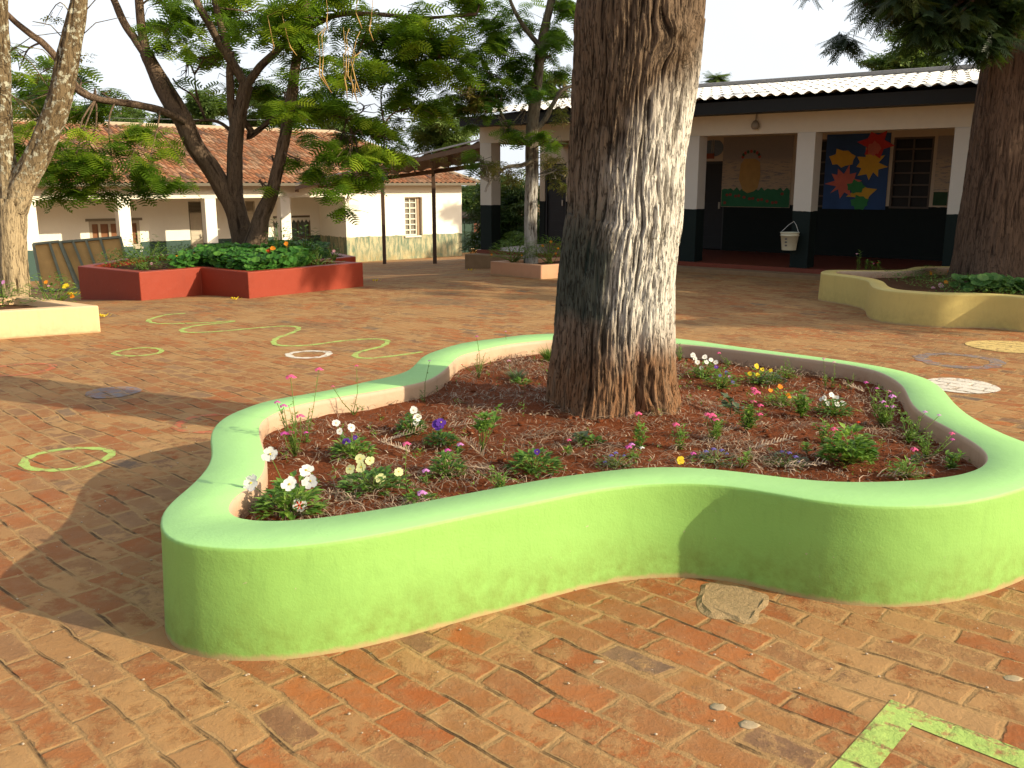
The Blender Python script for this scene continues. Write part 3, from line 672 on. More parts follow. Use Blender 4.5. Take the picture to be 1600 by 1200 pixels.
for (x,y,rx,ry,n,dy) in [(150,240,85,42,85,-1.2),(235,245,50,34,50,-1.5),(180,290,50,14,16,-1.4),(100,300,30,14,10,-1.2),(95,265,55,22,26,-1),(60,150,55,50,44,1),(40,215,45,35,30,.5),(110,190,50,30,24,0),(30,110,40,30,22,1),(145,175,26,16,9,0),
  (270,25,50,30,34,.5),(310,60,42,34,32,.5),(250,60,22,25,12,0),(390,25,50,35,40,.8),(350,10,50,25,30,.5),(335,95,36,24,16,.3),(310,90,26,14,8,0),(360,125,18,26,10,.5),(425,165,36,40,34,.6),(400,130,25,30,16,.6),
  (450,35,50,40,60,-.8),(470,80,42,35,44,-.8),(530,30,60,40,56,.3),(590,65,60,42,60,.4),(545,110,45,30,34,.2),(610,120,50,34,44,0),(570,165,42,24,28,-.3),(520,130,34,30,22,0),(500,175,40,30,34,-.6),(545,225,44,28,44,-.9),(590,215,36,28,34,-.7),(595,255,34,18,28,-.8),(550,285,34,18,26,-1),(515,262,24,16,12,-.8),(540,318,16,9,6,-1.2),(462,140,30,30,20,.8),(650,40,40,38,38,.2),(640,100,34,30,28,.2),(690,70,40,40,44,.4),(700,125,44,28,40,.3),(660,165,32,22,20,0),(720,30,40,35,34,.6),(470,250,16,10,4,-.5),(430,255,22,8,4,-.5),(410,290,20,6,3,-.5),(290,120,10,8,2,0),(180,160,22,10,8,0),(120,120,20,15,7,.3)]:
    c,r=pxc(x,y,YR+dy,rx,ry,.5+random.random()*.5); cl.append((c,r,int(n*.95)))
mb=MB(); twigs(mb,cl,anch,.02,6)
V=np.array(mb.v);
quads=np.array([f for f in mb.f if len(f)==4]); parts.append((V,quads,np.full(len(V),.6)))
# twig tubes with 5 or 4 sides have quad walls only
v,f,a=merge(parts); npmesh('trunk',v,f,M['bark_dark'],ft,{'h':a})
# unseen part of the crown above the frame
for i in range(6):
    cl.append((P(random.uniform(150,720),random.uniform(-260,-60),YR+random.uniform(-2,2)),(1.0,1.0,.6),40))
O,D,L,R=tufts(cl,5,.31,.3); scatter('crown',O,D,L,FR,G1,ft,R)
for (x,y,l) in ((500,90,50),(505,92,45),(541,90,40),(545,92,48),(549,96,50),(556,128,30),(538,120,30),(548,118,34),(425,60,20),(450,62,22),(512,20,25),(580,30,30),(556,20,22)):
    a=P(x,y,15.6); k=l/F*15.6; mb=MB(); mb.tube([a,a+Vector((random.uniform(-.04,.06),0,-k*.5)),a+Vector((random.uniform(-.06,.2),.02,-k))],[.006,.013,.006],5); mb.tube([a,a+Vector((random.uniform(-.1,.1),.1,.35)),a+Vector((random.uniform(-.15,.15),.3,.5))],[.006,.006,.008],4); mb.build('seed_pod',PODM,ft,True)
# ---- left tree in the cream planter
YL=12.0
lt=thing('lichen_tree','pale lichen-spotted forked trunk leaning in the cream planter at the left edge','tree',(P(25,480,YL).x,YL,.2))
rl=lambda *w:[x/2/F*YL for x in w]
B=[(pth([(24,500),(23,470),(21,430),(19,385),(18,345),(17,310)],YL),rl(50,46,42,40,41,44)),
   (pth([(17,320),(10,270),(5,220),(4,160),(2,90),(0,20),(-4,-60)],YL),rl(40,31,27,24,24,22,20)),
   (pth([(20,325),(36,285),(58,245),(76,205),(92,160),(102,110),(110,72),(118,35),(124,0),(132,-50)],YL),rl(40,35,33,32,32,31,29,25,21,17))]
parts=[swept(p,r,90,.02,.022,17,.16,90+i,sub=6) for i,(p,r) in enumerate(B)]
anch=[q for p,_ in B for q in p[2:]]
cl=[]
for (x,y,rx,ry,n,dy) in [(55,120,20,14,3,0),(35,165,28,18,7,0),(130,95,16,10,2,0),(70,35,14,10,2,0)]:
    c,r=pxc(x,y,YL+dy,rx,ry,.3); cl.append((c,r,n))
mb=MB()
twigs(mb,cl,anch,.010,4)
for i in range(16):
    s=random.choice(anch[6:]); e=s+Vector((random.uniform(-.5,.9),random.uniform(-.3,.3),random.uniform(-.1,.7))); mb.tube([s,s.lerp(e,.5)+Vector((0,0,.1)),e,e+Vector((.15,0,-.02))],[.008,.006,.004,.002],4)
V=np.array(mb.v);parts.append((V,np.array([f for f in mb.f if len(f)==4]),np.full(len(V),.6)))
v,f,a=merge(parts); npmesh('trunk',v,f,M['bark_left'],lt,{'h':a})
for i in range(10): cl.append((P(random.uniform(-200,200),random.uniform(-300,-150),YL+random.uniform(-1,1)),(.6,.6,.4),9))
O,D,L,R=tufts(cl,4,.13,.3); scatter('crown',O,D,L,LF,GY,lt,R)
# ---- thin tree in the peach planter
YP=17.9
tt=thing('thin_tree','slim grey-barked tree with dry twigs and whitewashed stem in the peach planter','tree',(P(830,400,YP).x,YP,.2))
rp_=lambda *w:[x/2/F*YP for x in w]
B=[(pth([(829,412),(829,380),(829,330),(831,280),(831,235),(832,190),(837,150),(842,100),(850,50),(862,0),(875,-60)],YP),rp_(24,21,19,19,19,18,17,15,13,11,9)),
   (pth([(834,205),(850,190),(866,160),(880,140),(905,132)],YP),rp_(9,8,7,6,4)),
   (pth([(832,250),(815,258),(790,262),(765,285),(758,300)],YP-.3),rp_(7,5,4,3,2)),
   (pth([(832,225),(812,215),(795,200),(780,170)],YP-.2),rp_(7,5,4,3)),
   (pth([(846,75),(825,50),(805,20),(790,-20)],YP),rp_(8,7,6,4))]
parts=[swept(p,r,40 if i==0 else 10,.04,.014,14,.14,120+i,sub=5) for i,(p,r) in enumerate(B)]
anch=[q for p,_ in B for q in p[1:]]
cl=[];clb=[]
for (x,y,rx,ry,n,dy) in [(770,40,40,42,55,.3),(800,90,34,36,40,0),(755,110,40,36,44,.2),(775,150,40,26,30,0),(850,45,32,40,34,0),(878,20,22,30,22,0),(860,90,24,24,14,0),(735,160,30,20,16,0),(830,145,30,18,12,0),(845,215,26,10,8,-.6),(790,205,16,12,4,-.4),(745,245,12,16,5,-.8),(862,225,14,10,4,-.6),(815,190,20,12,5,-.2),(745,190,16,10,4,0)]:
    c,r=pxc(x,y,YP+dy,rx,ry,.5); cl.append((c,r,int(n*1.3)))
for (x,y,rx,ry,n,dy) in [(735,155,34,22,26,-.2),(760,265,30,22,16,-.3),(800,262,24,16,8,-.2),(870,262,26,22,26,.2),(885,150,18,40,10,.2),(720,250,16,14,4,-.5)]:
    c,r=pxc(x,y,YP+dy,rx,ry,.5); clb.append((c,r,int(n*1.4)))
mb=MB();twigs(mb,cl+clb+clb,anch,.014,9)
V=np.array(mb.v);parts.append((V,np.array([f for f in mb.f if len(f)==4]),np.full(len(V),.6)))
v,f,a=merge(parts); npmesh('trunk',v,f,M['bark_thin'],tt,{'h':a})
for i in range(3): cl.append((P(random.uniform(740,960),random.uniform(-200,-50),YP+random.uniform(-1,1)),(.8,.8,.5),40))
O,D,L,R=tufts(cl,6,.24,.3); scatter('crown',O,D,L,FR,G2,tt,R)
O,D,L,R=tufts(clb,5,.20,.5); scatter('dry_leaf_cluster',O,D,L,LFl,GY,tt,R)
# ---- trees beyond the buildings
def far_tree(name,label,px,py,Y,rx,ry,n,mat,ll,tm=LF,base=None,grp='trees standing beyond the buildings',trunk=True,bottom=-1.4):
    c,r=pxc(px,py,Y,rx,ry); root=thing(name,label,'tree',(c.x,c.y,bottom),grp); mb=MB()
    if trunk:
        mb.tube([Vector((c.x,c.y,bottom)),Vector((c.x+.1,c.y,c.z-r[2]*.6)),c+Vector((0,0,r[2]*.5))],[.2,.14,.04],8)
    cl=[]
    for i in range(max(4,n//40)):
        a=RS.normal(0,.5,3); q=c+Vector((a[0]*r[0],a[1]*r[1],a[2]*r[2])); cl.append((q,(r[0]*.38,r[1]*.38,r[2]*.34),40))
        if trunk: mb.tube([Vector((c.x,c.y,c.z-r[2]*.5)),q],[.07,.02],5)
    if trunk: mb.build('trunk',M['barkfar'],root,True)
    O,D,L,R=tufts(cl,5,ll,.1); scatter('crown',O,D,L,tm,mat,root,R)
M['barkfar']=plain('far_bark',(.14,.10,.07),.9)
far_tree('leafy_tree','pale green loose tree between the tiled roof and the corrugated roof',690,205,52,62,38,700,GP,.55)
far_tree('leafy_tree','green treetop showing over the tiled roof right of the leaning stem',318,175,50,34,26,400,GP,.5)
far_tree('leafy_tree','green treetop over the tiled roof just left of the leaning stem',268,195,52,28,20,280,GP,.5)
far_tree('leafy_tree','bright treetop over the tile ridge between the centre and right stems',412,180,50,34,26,420,GP,.5)
far_tree('leafy_tree','hazy treetop over the ridge behind the long low branch',190,190,54,40,26,360,GP,.5)
far_tree('leafy_tree','dark treetop above the ridge at the left edge of the photograph',60,160,54,66,40,500,G2,.55)
far_tree('leafy_tree','low green treetop above the ridge left of the walkway roof',510,190,52,50,26,420,GP,.5)
far_tree('leafy_tree','light green tree rising over the white roof beside the conifer',1410,100,34,62,32,700,GP,.38,bottom=0)
far_tree('leafy_tree','tiny spiky treetop just over the white roof right of the big trunk',1122,133,36,20,15,130,GP,.42,ND,bottom=0)
far_tree('leafy_tree','treetop over the white roof left of the big trunk',880,140,40,30,25,200,GP,.4,bottom=0)
# broad dark tree behind the corner of the right building
def bush(name,label,px,py,Y,rx,ry,n,mat,ll,tm,grp=None,cat='bush'):
    c,r=pxc(px,py,Y,rx,ry); z0=gz(c.x,c.y); root=thing(name,label,cat,(c.x,c.y,z0),grp); mb=MB(); cl=[]
    for i in range(max(5,n//30)):
        a=RS.uniform(-1,1,3)*.75; q=c+Vector((a[0]*r[0],a[1]*r[1],a[2]*r[2])); cl.append((q,(r[0]*.3,r[1]*.3,r[2]*.25),30)); mb.tube([Vector((c.x,c.y,z0)),Vector((c.x,c.y,c.z-r[2]*.3)).lerp(q,.4),q],[.06,.04,.015],5)
    mb.build('stem',M['barkfar'],root,True); O,D,L,R=tufts(cl,6,ll,.4); scatter('foliage',O,D,L,tm,mat,root,R)
bush('broadleaf_tree','dense dark broad-leaved tree behind the corner pillar of the veranda',800,335,31,52,62,900,GM,.42,LFl,None,'tree')
bush('broadleaf_tree','dark broad-leaved tree behind the corner of the cream walled building',738,315,44,26,36,400,GM,.5,LFl,None,'tree')
bush('low_bush','small yellow-green bush low behind the veranda corner pillar',795,372,29,34,18,160,GP,.28,LF)
# ================================================================= BUILDINGS
class Frame:
    def __init__(s,O,U): s.O=Vector((O.x,O.y,0)); s.U=Vector((U[0],U[1],0)).normalized(); s.N=Vector((s.U.y,-s.U.x,0)); # N points out to the yard
    def W(s,u,d,z): return s.O+s.U*u-s.N*d+Vector((0,0,z))     # d = depth into the building
    def hit(s,px,py,d=0):
        r=ray(px,py); o=s.O-s.N*d; t=(o-EYE).dot(s.N)/r.dot(s.N); p=EYE+r*t; return (p-s.O).dot(s.U),p.z
    def slab(s,mb,u0,u1,d0,d1,z0,z1,m=0):
        mb.box(s.W((u0+u1)/2,(d0+d1)/2,(z0+z1)/2),abs(u1-u0),abs(d1-d0),abs(z1-z0),U=s.U,V=s.N,m=m)
    def wall(s,mb,u0,u1,d0,d1,z0,z1,ops,m=0):
        us=sorted({u0,u1,*[x for o in ops for x in o[:2]]}); zs=sorted({z0,z1,*[x for o in ops for x in o[2:]]})
        for i in range(len(us)-1):
            for j in range(len(zs)-1):
                a=(us[i]+us[i+1])/2;b=(zs[j]+zs[j+1])/2
                if any(o[0]<a<o[1] and o[2]<b<o[3] for o in ops): continue
                s.slab(mb,us[i],us[i+1],d0,d1,zs[j],zs[j+1],m)
# ---------- left building
GL=-1.387
LB=Frame(P(575,412,37.2),(.783,.622)); 
eL=1.62; bandL=GL+.98
M['lwall']=bandwall('cream_wall_faded_green_foot',(.88,.85,.74),(.13,.20,.14),bandL,1,.35)
M['lwall_in']=bandwall('cream_wall_green_foot',(.88,.85,.75),(.055,.10,.085),bandL,0,.12)
M['lbeam']=plain('pale_beam_paint',(.80,.76,.64),.8,.12)
lb=thing('veranda_building','long cream building with red tiled roof and pillared veranda across the yard','building',tuple(LB.W(-8,3,GL)))
uR=LB.hit(722,380)[0]; uC=LB.hit(543,380)[0]; uL=-27.0; dV=2.3; dB=8.0
wu0=LB.hit(633,340)[0]; wu1=LB.hit(660,340)[0]; wz1=LB.hit(645,308)[1]; wz0=LB.hit(645,368)[1]
mb=MB(); LB.wall(mb,uC,uR,0,.28,GL-.1,eL,[(wu0,wu1,wz0,wz1)]); LB.slab(mb,uR-.28,uR,.28,dB,GL-.1,eL); LB.slab(mb,uC,uC+.25,.28,dV,GL-.1,eL)
o=mb.build('outer_wall',M['lwall'],lb)
def Lh(px,py,d): return LB.hit(px,py,d)
dr1=(Lh(296,350,dV)[0],Lh(319,350,dV)[0]); dr2=(Lh(508,350,dV)[0],Lh(535,350,dV)[0]); dr3=(Lh(385,350,dV)[0],Lh(400,350,dV)[0])
zd=Lh(296,315,dV)[1]; zd2=Lh(520,321,dV)[1]
w1=(Lh(140,365,dV)[0],Lh(219,365,dV)[0],Lh(180,387,dV)[1],Lh(180,345,dV)[1])
w2=(Lh(427,350,dV)[0],Lh(485,350,dV)[0],Lh(455,372,dV)[1],Lh(455,337,dV)[1])
mb=MB(); ops=[(dr1[0],dr1[1],GL,zd),(dr2[0],dr2[1],GL,zd2),w1,w2,(dr3[0],dr3[1],GL,zd)]
LB.wall(mb,uL,uC,dV,dV+.2,GL-.1,eL+.3,ops); LB.slab(mb,uL,uR-.28,dB-.2,dB,GL-.1,eL)
mb.build('inner_wall',M['lwall_in'],lb)
mb=MB(); LB.slab(mb,uL,uC,.02,dV,GL-.1,GL+.08); mb.build('veranda_floor',plain('worn_cement',(.30,.22,.16),.85),lb)
zb0=LB.hit(300,310)[1]
mb=MB(); LB.slab(mb,uL,uC,-.02,.30,zb0,eL-.02); mb.build('beam',M['lbeam'],lb)
mb=MB(); LB.slab(mb,uL,uR+.3,-.62,-.5,eL-.04,eL+.06); mb.build('gutter',plain('grey_gutter',(.13,.11,.08),.7),lb)
mb=MB(); LB.slab(mb,uL,uC,.30,dV,zb0+.25,zb0+.29); mb.build('veranda_ceiling',plain('ceiling_board',(.62,.55,.44),.8),lb)
for px in (47,195,330,447,62-150,):
    u=LB.hit(px,340)[0]; mb=MB(); LB.slab(mb,u-.2,u+.2,-.01,.38,GL-.05,zb0)
    mb.build('pillar',M['lwall_in'],lb,bevel=.012)
u=uC; 
mb=MB(); LB.slab(mb,uC-.05,uC+.16,-.03,.0,GL,zb0); mb.build('corner_pilaster',M['lwall'],lb)
wood=plain('pale_grey_woodwork',(.42,.37,.28),.6); dwood=plain('brown_shutter_paint',(.13,.10,.07),.6,spec=.4); glassd=plain('dark_window_glass',(.018,.016,.014),.45,spec=.2,bump=0)
def window(fr,b,u0,u1,z0,z1,d,cols,rows,fm,gm,fw=.06,t=.03,name='window',recess=.12,sill=True):
    mb=MB(); D=d+recess
    for (a,b_,c,e) in ((u0,u0+fw,z0,z1),(u1-fw,u1,z0,z1),(u0+fw,u1-fw,z0,z0+fw),(u0+fw,u1-fw,z1-fw,z1)): fr.slab(mb,a,b_,D-.03,D+.04,c,e)
    for i in range(1,cols):
        uu=u0+(u1-u0)*i/cols; fr.slab(mb,uu-t/2,uu+t/2,D-.015,D+.03,z0+fw,z1-fw)
    for j in range(1,rows):
        zz=z0+(z1-z0)*j/rows
        for i in range(cols):
            a=u0+fw if i==0 else u0+(u1-u0)*i/cols+t/2; b2=u1-fw if i==cols-1 else u0+(u1-u0)*(i+1)/cols-t/2
            fr.slab(mb,a,b2,D-.012,D+.025,zz-t/2,zz+t/2)
    f=mb.build(name,fm,b); mb=MB(); fr.slab(mb,u0+.02,u1-.02,D+.045,D+.055,z0+.02,z1-.02); mb.build('pane',gm,f)
    if sill: mb=MB(); fr.slab(mb,u0-.06,u1+.06,d-.06,d-.003,z0-.07,z0); mb.build('sill',fm,f)
    return f
whitef=plain('cream_window_paint',(.70,.66,.55),.6)
window(LB,lb,wu0+.02,wu0+(wu1-wu0)*.80,wz0,wz1,0,2,7,whitef,plain('dusty_glass',(.20,.19,.16),.15,spec=.6,bump=0),.05,.045,recess=.20)
mb=MB(); LB.slab(mb,wu0+(wu1-wu0)*.80+.005,wu1,.14,.26,wz0,wz1); mb.build('window_jamb',plain('brown_jamb',(.34,.24,.16),.8),lb)  # brown slab at the right of the opening, darker than the wall
window(LB,lb,w1[0],w1[1],w1[2],w1[3],dV,5,1,wood,plain('brown_reflecting_glass',(.22,.10,.05),.2,spec=.6,bump=0),.10,.08,recess=.03)
mb=MB(); LB.slab(mb,w1[0]-.1,w1[1]+.1,dV-.05,dV-.004,w1[3],w1[3]+.09); mb.build('window_lintel',plain('grey_brown_trim',(.20,.17,.12),.7),lb)
f=window(LB,lb,w2[0],w2[1],w2[2],w2[3],dV,3,1,dwood,plain('grey_green_shutter',(.10,.12,.10),.6),.07,.05,recess=.05)
mb=MB(); nsc=9
for i in range(nsc):
    a=w2[0]+(w2[1]-w2[0])*i/nsc; b2=w2[0]+(w2[1]-w2[0])*(i+1)/nsc; zt=w2[3]-.08
    pts=[LB.W(a,dV+.0,zt),LB.W(b2,dV+.0,zt),LB.W(b2,dV+.0,zt-.07),LB.W((a+b2)/2,dV+.0,zt-.2),LB.W(a,dV,zt-.07)]
    mb.poly(pts); mb.poly([p-LB.N*.012 for p in pts][::-1])
mb.build('scalloped_valance',plain('white_cloth',(.72,.70,.62),.8),f)
def door(fr,b,u0,u1,z0,z1,d,mat,fmat,planks=5,transom=None,recess=.08,mater=None):
    mb=MB(); n=planks; zt=transom or z1
    fr.slab(mb,u0+.05,u1-.05,d+recess,d+recess+.04,z0+.02,zt-.03)
    for i in range(1,n*2):
        zz=z0+(zt-z0)*i/(n*2); fr.slab(mb,u0+.07,u1-.07,d+recess-.014,d+recess-.003,zz-.05,zz+.05)
    dd=mb.build('door',mat,b); mb=MB()
    fr.slab(mb,u0,u0+.05,d+recess-.05,d+recess+.05,z0,z1); fr.slab(mb,u1-.05,u1,d+recess-.05,d+recess+.05,z0,z1); fr.slab(mb,u0+.05,u1-.05,d+recess-.05,d+recess+.05,z1-.05,z1)
    if transom:
        fr.slab(mb,u0+.05,u1-.05,d+recess-.04,d+recess+.05,zt-.03,zt+.03)
        for k in range(6): fr.slab(mb,u0+.05,u1-.05,d+recess+.0,d+recess+.02,zt+.05+k*(z1-zt-.1)/6,zt+.05+(k+.6)*(z1-zt-.1)/6)
    mb.build('door_frame',fmat,dd)
    h=MB(); fr.slab(h,u1-.16,u1-.12,d+recess-.05,d+recess-.015,z0+.95,z0+1.1); h.build('handle',plain('dull_metal',(.3,.28,.24),.4,metal=.8),dd)
palew=plain('pale_plank_paint',(.50,.44,.34),.65)
door(LB,lb,dr1[0],dr1[1],GL+.08,zd,dV,palew,plain('grey_trim',(.22,.20,.15),.7),6,Lh(296,332,dV)[1])
door(LB,lb,dr3[0],dr3[1],GL+.08,zd,dV,palew,wood,6,Lh(296,332,dV)[1])
door(LB,lb,dr2[0],dr2[1],GL+.08,zd2,dV,plain('brown_door_paint',(.12,.09,.065),.6),plain('door_trim_brown',(.09,.065,.05),.6),6)
# tiled hip roof
zr=3.78; dR=dB/2+.0
def tile_mat(name,a,b,c,dk):
    m=NT(name); t=m.attr('rnd'); p=m.pos(); n=m.noise(p,1.3,6,.7); n2=m.noise(p,8,6,.7)
    co=m.ramp(t,[(0,a),(.45,b),(.8,c),(1,dk)]); co=m.mix(m.m('MULTIPLY',m.ss(n,.45,.68),.65),co,(.16,.11,.07)); co=m.mix(m.m('MULTIPLY',m.ss(n2,.55,.75),.5),co,(.09,.06,.045))
    return m.end(m.bsdf(co,.9,m.bump(m.noise(p,25,4),.012),.15))
M['tile']=tile_mat('clay_roof_tiles',(.36,.155,.075),(.28,.12,.06),(.42,.24,.14),(.13,.07,.05))
def tile_slope(fr,u0,u1,d0,z0,d1,z1,clip0=0,clip1=0,tw=.23,rows=13,cols_seg=6):
    """rows of curved tiles from the eave up; clip0/clip1 shorten the row at the ends for the hips"""
    V=[];Fc=[];A=[]
    n=int((u1-u0)/tw)
    for r in range(rows):
        t0=r/rows;t1=(r+1.12)/rows
        for c in range(n):
            ua=u0+c*tw; um=ua+tw/2
            if um<u0+clip0*(t0+.5/rows) or um>u1-clip1*(t0+.5/rows): continue
            rnd=random.random(); lift=.035+random.uniform(-.006,.008); jit=random.uniform(-.008,.008); k=len(V)
            for (t,zz) in ((t0,lift),(t1,.0)):
                for s in range(cols_seg+1):
                    x=s/cols_seg; prof_=.045*math.sin(math.pi*min(x/.62,1)) - .022*math.sin(math.pi*max(0,(x-.62)/.38))
                    p=fr.W(ua+x*tw+jit,d0+(d1-d0)*t,z0+(z1-z0)*t+prof_+zz); V.append(tuple(p)); A.append(rnd)
            for s in range(cols_seg): Fc.append((k+s,k+s+1,k+cols_seg+2+s,k+cols_seg+1+s))
    return np.array(V),np.array(Fc),np.array(A)
v,f,a=tile_slope(LB,uL,uR+.55,-.55,eL+.03,dR,zr,0,4.3); rf=npmesh('roof',v,f,M['tile'],lb,{'rnd':a})
hipF=Frame(LB.W(uR+.55,-.55,0),tuple(-LB.N)[:2]) # hip end faces the right
v,f,a=tile_slope(hipF,0,dB+1.1,0,eL+.03,4.3,zr,4.5,4.5); npmesh('hip_end',v,f,M['tile'],rf,{'rnd':a})
mb=MB(); mb.bar(LB.W(uL,dR,zr+.02),LB.W(uR+.55-4.3,dR,zr+.02),.22,.14); mb.bar(LB.W(uR+.6-4.3,dR,zr+.02),LB.W(uR+.6,-.6,eL+.08),.2,.12)
mb.build('ridge_cap',plain('mortar_ridge',(.42,.34,.25),.9,.25),rf,bevel=.03)
mb=MB()
a0=[LB.W(uL,-.5,eL-.01),LB.W(uR+.5,-.5,eL-.01),LB.W(uR+.5-4.2,dR,zr-.06),LB.W(uL,dR,zr-.06)]; mb.poly(a0)
mb.poly([LB.W(uR+.5,-.5,eL-.01),LB.W(uR+.5,dB+.5,eL-.01),LB.W(uR+.5-4.2,dR,zr-.06)]); mb.poly([LB.W(uL,dB+.5,eL-.01),LB.W(uR+.5,dB+.5,eL-.01),LB.W(uR+.5-4.2,dR,zr-.06),LB.W(uL,dR,zr-.06)])
mb.poly([LB.W(uL,-.5,eL-.02),LB.W(uR+.5,-.5,eL-.02),LB.W(uR+.5,dB+.5,eL-.02),LB.W(uL,dB+.5,eL-.02)])
mb.build('roof_boards',plain('dark_underroof',(.10,.075,.05),.9),rf)
# ---------- right building
P0=G(760,390,0.15); P1=G(1243,418,0.15)
RB=Frame(P0,tuple((P1-P0).normalized())[:2]); Wp=RB.hit
zbR=Wp(1255,330)[1]; zbeam=Wp(1255,207)[1]; zeb=Wp(1255,174)[1]; dW=3.3; ZF=.15
UR=Wp(1500,300)[0]+9
M['rband']=bandwall('white_wall_dark_green_foot',(.74,.70,.62),(.010,.020,.018),zbR,0,.06)
M['rwall']=bandwall('beige_wall_dark_green_foot',(.62,.50,.36),(.008,.013,.011),zbR+.03,0,.10)
M['rbeam']=plain('offwhite_beam_paint',(.74,.66,.52),.8,.06)
rb=thing('classroom_building','low cream and dark green building with white corrugated roof, right of the yard','building',tuple(RB.W(6,3,0)))
uW0=RB.hit(843,350,dW)[0]
dd0=RB.hit(1090,320,dW)[0];dd1=RB.hit(1131,320,dW)[0];dz1=RB.hit(1110,252,dW)[1]
ed0=RB.hit(851,330,dW)[0]; ed1=RB.hit(884,330,dW)[0]
wr=[(RB.hit(1393,270,dW)[0],RB.hit(1456,270,dW)[0]),(RB.hit(1268,270,dW)[0],RB.hit(1292,270,dW)[0])]
wz=(RB.hit(1420,326,dW)[1],RB.hit(1420,214,dW)[1])
ops=[(dd0,dd1,ZF,dz1),(ed0,ed1,ZF,dz1)]+[(a,b,wz[0],wz[1]) for a,b in wr]
zc=zeb+.05
mb=MB(); RB.wall(mb,uW0,UR,dW,dW+.2,-.1,zc+.6,ops); RB.slab(mb,uW0,uW0+.2,dW+.2,dW+6,-1.0,zc+.3); RB.slab(mb,uW0,UR,dW+5.8,dW+6,-1.0,zc); RB.slab(mb,UR-.2,UR,.3,dW+5.8,-.1,zc+.2)
mb.build('inner_wall',M['rwall'],rb)
mb=MB(); RB.slab(mb,-.2,UR,-.12,dW+.0,-1.0,ZF); mb.build('veranda_floor',plain('red_polished_cement',(.20,.045,.025),.35,.2,spec=.4,bump=.001),rb)
mb=MB(); RB.slab(mb,-.2,UR,-.55,-.125,-.3,.07); mb.build('step',plain('sandy_cement',(.27,.17,.09),.9,.25),rb,bevel=.01)
for px,py in ((760,330),(916,330),(1078,300),(1255,300),(1500,300)):
    u=Wp(px,py)[0]; w=.34; mb=MB(); RB.slab(mb,u-w/2,u+w/2,-.02,w-.02,ZF-.02,zbeam); mb.build('pillar',M['rband'],rb,bevel=.01)
    lastu=u
du=lastu-Wp(1255,300)[0]
for k in (1,2): 
    u=lastu+du*k; mb=MB(); RB.slab(mb,u-.17,u+.17,-.02,.32,ZF-.02,zbeam); mb.build('pillar',M['rband'],rb,bevel=.01)
mb=MB(); RB.slab(mb,-.19,UR,0,.30,zbeam,zc); RB.slab(mb,-.19,.05,.30,dW+6,zbeam,zc); mb.build('beam',M['rbeam'],rb)
mb=MB(); RB.slab(mb,-.1,UR,.30,dW,zc-.03,zc+.0); mb.build('veranda_ceiling',plain('brown_ceiling_boards',(.16,.10,.065),.8),rb)
mb=MB(); RB.slab(mb,-.25,UR,-.62,-.55,zeb-.02,zeb+.19); RB.slab(mb,-.25,UR,-.55,-.02,zeb-.01,zeb+.03); mb.build('fascia',plain('black_fascia_paint',(.015,.017,.018),.6),rb)
# corrugated roof
ze=zeb+.24; rd=dW/2+3.0; zR=RB.hit(1330,122,rd)[1]
def corr(fr,u0,u1,d0,z0,d1,z1,wl=.23,amp=.026,rows=6):
    ns=int((u1-u0)/wl*10); us=np.linspace(u0,u1,ns); V=[];Fc=[];A=[]
    for r in range(rows):
        t0=r/rows;t1=(r+1.04)/rows; k=len(V)
        for (t,l) in ((t0,.014),(t1,.0)):
            for u in us:
                V.append(tuple(fr.W(u,d0+(d1-d0)*t,z0+(z1-z0)*t+amp*math.sin(2*math.pi*u/wl)+l))); A.append(0)
        for i in range(ns-1): Fc.append((k+i,k+i+1,k+ns+i+1,k+ns+i))
    return np.array(V),np.array(Fc)
m=NT('white_corrugated_sheet'); p=m.pos(); c=m.mix(m.noise(p,.9,6,.7),(.80,.77,.72),(.90,.88,.84)); c=m.mix(m.m('MULTIPLY',m.ss(m.noise(p,3,7,.75),.55,.75),.3),c,(.42,.36,.30)); M['sheet']=m.end(m.bsdf(c,.6,None,.3))
v,f=corr(RB,-.32,UR+.3,-.75,ze,rd,zR); rr=npmesh('roof',v,f,M['sheet'],rb)
v,f=corr(RB,-.32,UR+.3,2*rd+.5,ze,rd,zR); npmesh('back_slope',v,f,M['sheet'],rr)
mb=MB(); mb.bar(RB.W(-.32,rd,zR+.05),RB.W(UR+.3,rd,zR+.05),.42,.09); mb.build('ridge_cap',plain('grey_ridge_sheet',(.26,.25,.24),.7),rr,bevel=.03)
mb=MB(); mb.poly([RB.W(-.18,0,zc),RB.W(-.18,rd,zR-.1),RB.W(-.18,2*rd,zc)]); mb.poly([RB.W(-.20,0,zc),RB.W(-.20,rd,zR-.1),RB.W(-.20,2*rd,zc)][::-1]); mb.poly([RB.W(-.18,-.5,zeb+.15),RB.W(UR,-.5,zeb+.15),RB.W(UR,rd,zR-.1),RB.W(-.18,rd,zR-.1)]); mb.build('gable',plain('roof_underside',(.12,.09,.07),.9),rb)
# doors and barred windows
blk=plain('near_black_door_paint',(.02,.02,.022),.5)
door(RB,rb,dd0,dd1,ZF,dz1,dW,blk,plain('dark_grey_trim',(.05,.05,.05),.6),4)
door(RB,rb,ed0,ed1,ZF,dz1,dW,blk,plain('dark_grey_trim2',(.05,.05,.05),.6),4)
wf=plain('weathered_window_steel',(.11,.085,.065),.7)
for i,(a,b) in enumerate(wr): window(RB,rb,a,b,wz[0],wz[1],dW,2 if i==0 else 1,6,wf,glassd,.04,.035,recess=.03,sill=False)
